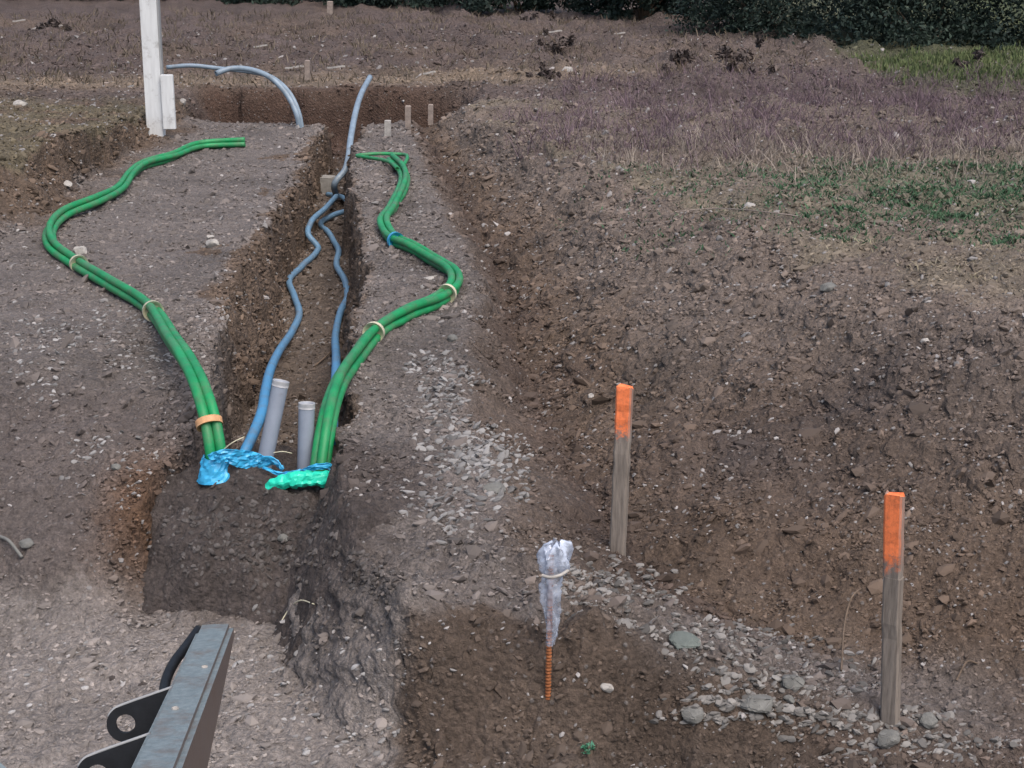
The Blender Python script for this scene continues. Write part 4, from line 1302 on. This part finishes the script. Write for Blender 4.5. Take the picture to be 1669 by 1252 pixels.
blades('straw_litter', x, y, rng.uniform(.01, .04, len(x)), np.full(len(x), .004), colmix(len(x), (.18, .16, .11), (.30, .26, .19)), 'thin dry litter on the tan earth above the right slope', lean=1.2)
x, y = region(26000, 18.6, 30, lambda y: -.45 * y, lambda y: .2 * y, .0, 7, .8)
blades('field_weeds', x, y, rng.uniform(.03, .14, len(x)), np.full(len(x), .008), colmix(len(x), (.07, .06, .045), (.16, .13, .10)), 'sparse dead weeds on the far bare field', lean=.5)

def leafy(name, c, rx, ry, h, n, label, cat, leaf=.05, colA=(.018, .035, .022), colB=(.05, .075, .045), group=None, trunk=True, stems=7, fill=.55):
    """bush: stems plus many small leaf faces, clumped, ragged outline"""
    c = np.array(c, float)
    e = empty(name, c, label, cat, group)
    # clump centres
    k = max(8, int(n / 220))
    th = rng.uniform(0, 2 * np.pi, k); rr = np.sqrt(rng.random(k)) * rng.uniform(.75, 1.15, k); zz = rng.random(k) ** 1.5
    wid = np.sqrt(np.clip(1 - (zz * .95) ** 3, 0.05, 1))
    cc = np.stack([rx * rr * np.cos(th) * wid, ry * rr * np.sin(th) * wid, h * (.02 + zz * .95)], -1)
    cr = rng.uniform(.16, .38, k) * (rx + ry + h) / 3 * .75
    pick = rng.integers(0, k, n)
    dirs = rng.normal(size=(n, 3)); dirs /= np.linalg.norm(dirs, axis=1)[:, None]
    P = cc[pick] + dirs * (cr[pick] * rng.random(n) ** fill)[:, None]
    P[:, 2] = np.abs(P[:, 2])
    a = rng.normal(size=(n, 3)); a /= np.linalg.norm(a, axis=1)[:, None]
    b = np.cross(a, rng.normal(size=(n, 3))); b /= np.linalg.norm(b, axis=1)[:, None]
    s = (leaf * rng.uniform(.6, 1.3, n))[:, None]
    V = np.stack([P - a * s, P + b * s * .45, P + a * s, P - b * s * .45], 1).reshape(-1, 3) + c
    F = (np.arange(n)[:, None] * 4 + np.array([[0, 1, 2, 3]]))
    tint = rng.random(k)[pick][:, None]
    col = (np.array(colA) * (1 - tint) + np.array(colB) * tint) * rng.uniform(.7, 1.3, (n, 1))
    mesh_np('foliage', V, F, M_LEAF, False, e, cols=np.repeat(col, 4, 0), origin=c)
    Vs, Fs, off = [], [], 0
    for q in range(stems):
        t = cc[rng.integers(0, k)]
        p = smooth_path([c + np.array([rng.normal(0, .05) * rx, rng.normal(0, .05) * ry, -.08]), c + t * .5 + rng.normal(0, .04, 3) * h, c + t], .15)
        V1, F1 = tube_geo(p, np.linspace(.022, .006, len(p)) * max(.4, h / 2.5), 6)
        Vs.append(V1); Fs.append(F1 + off); off += len(V1)
    mesh_np('stems', np.vstack(Vs), np.vstack(Fs), M_TWIG, True, e, origin=c)
    return e

hedge_grp = 'dark bushes of the hedge along the far edge of the field'
hx = [(4.6, 25.8, 1.8, 3.2), (6.4, 23.6, 1.8, 3.4), (8.8, 22.9, 2.0, 3.6), (11.8, 23.2, 2.0, 3.5), (2.6, 29.6, 1.7, 3.0), (.2, 31.6, 1.8, 2.9), (-2.4, 33.2, 1.8, 2.8), (-5.2, 34.8, 1.9, 2.8), (-8.0, 35.6, 1.9, 2.8), (-10.8, 36.2, 2.0, 2.8), (-13.6, 36.2, 2.0, 2.8), (14.6, 23.0, 2.0, 3.4)]
hl = ['dark evergreen bush at the left end of the thick right hand hedge', 'dark bush of the right hand hedge above the green grass patch', 'broad dark bush at the far right of the hedge in view',
      'dark bush beyond the right edge of the hedge', 'dim bush of the far hedge right of the middle', 'dim bush of the far hedge straight behind the middle of the field', 'dim bush of the far hedge left of the middle',
      'dim bush of the far hedge behind the leaning grey pipe', 'dim bush of the far hedge near the pale far post', 'dim bush of the far hedge behind the white post', 'last dim bush of the far hedge on the left', 'outermost dark bush on the right']
for (bx, by, bw, bh), lb_ in zip(hx, hl):
    near = by < 28
    leafy('hedge_bush', (bx, by, float(ground_z(bx, by)[0]) - .05), bw, 1.2, bh, 34000 if near else 16000, lb_, 'bush', .040 if near else .06, (.010, .021, .017), (.028, .046, .034), hedge_grp)

# low brush clumps in the far field
for (u, v, w_, h_, lb2) in ((1205, 122, .55, .42, 'dark heap of dead brush in the middle of the right field'), (1110, 118, .22, .25, 'small dark dead clump left of the brush heap'), (915, 85, .4, .28, 'dark clump at the edge of the far field near the middle'),
                            (1585, 118, .28, .30, 'dark tussock on the green grass at the right'), (1345, 80, .25, .22, 'small dark clump below the left end of the hedge'), (880, 125, .35, .15, 'low dark clump left in the far field'),
                            (95, 52, .35, .25, 'dark clod clump at the far left top'), (895, 38, .7, .3, 'wide dim clump against the far hedge')):
    p = G(u, v)
    leafy('brush_clump', p, w_, .25, h_, 500, lb2, 'brush', .045, (.05, .04, .038), (.12, .095, .085), 'brush clumps in the far field', stems=9, fill=.9)

# small green sprig at the bottom of the photo
p = G(962, 1246)
leafy('green_sprig', p, .03, .03, .035, 60, 'tiny bright green sprig at the bottom edge', 'plant', .012, (.05, .18, .10), (.12, .34, .22), stems=4)
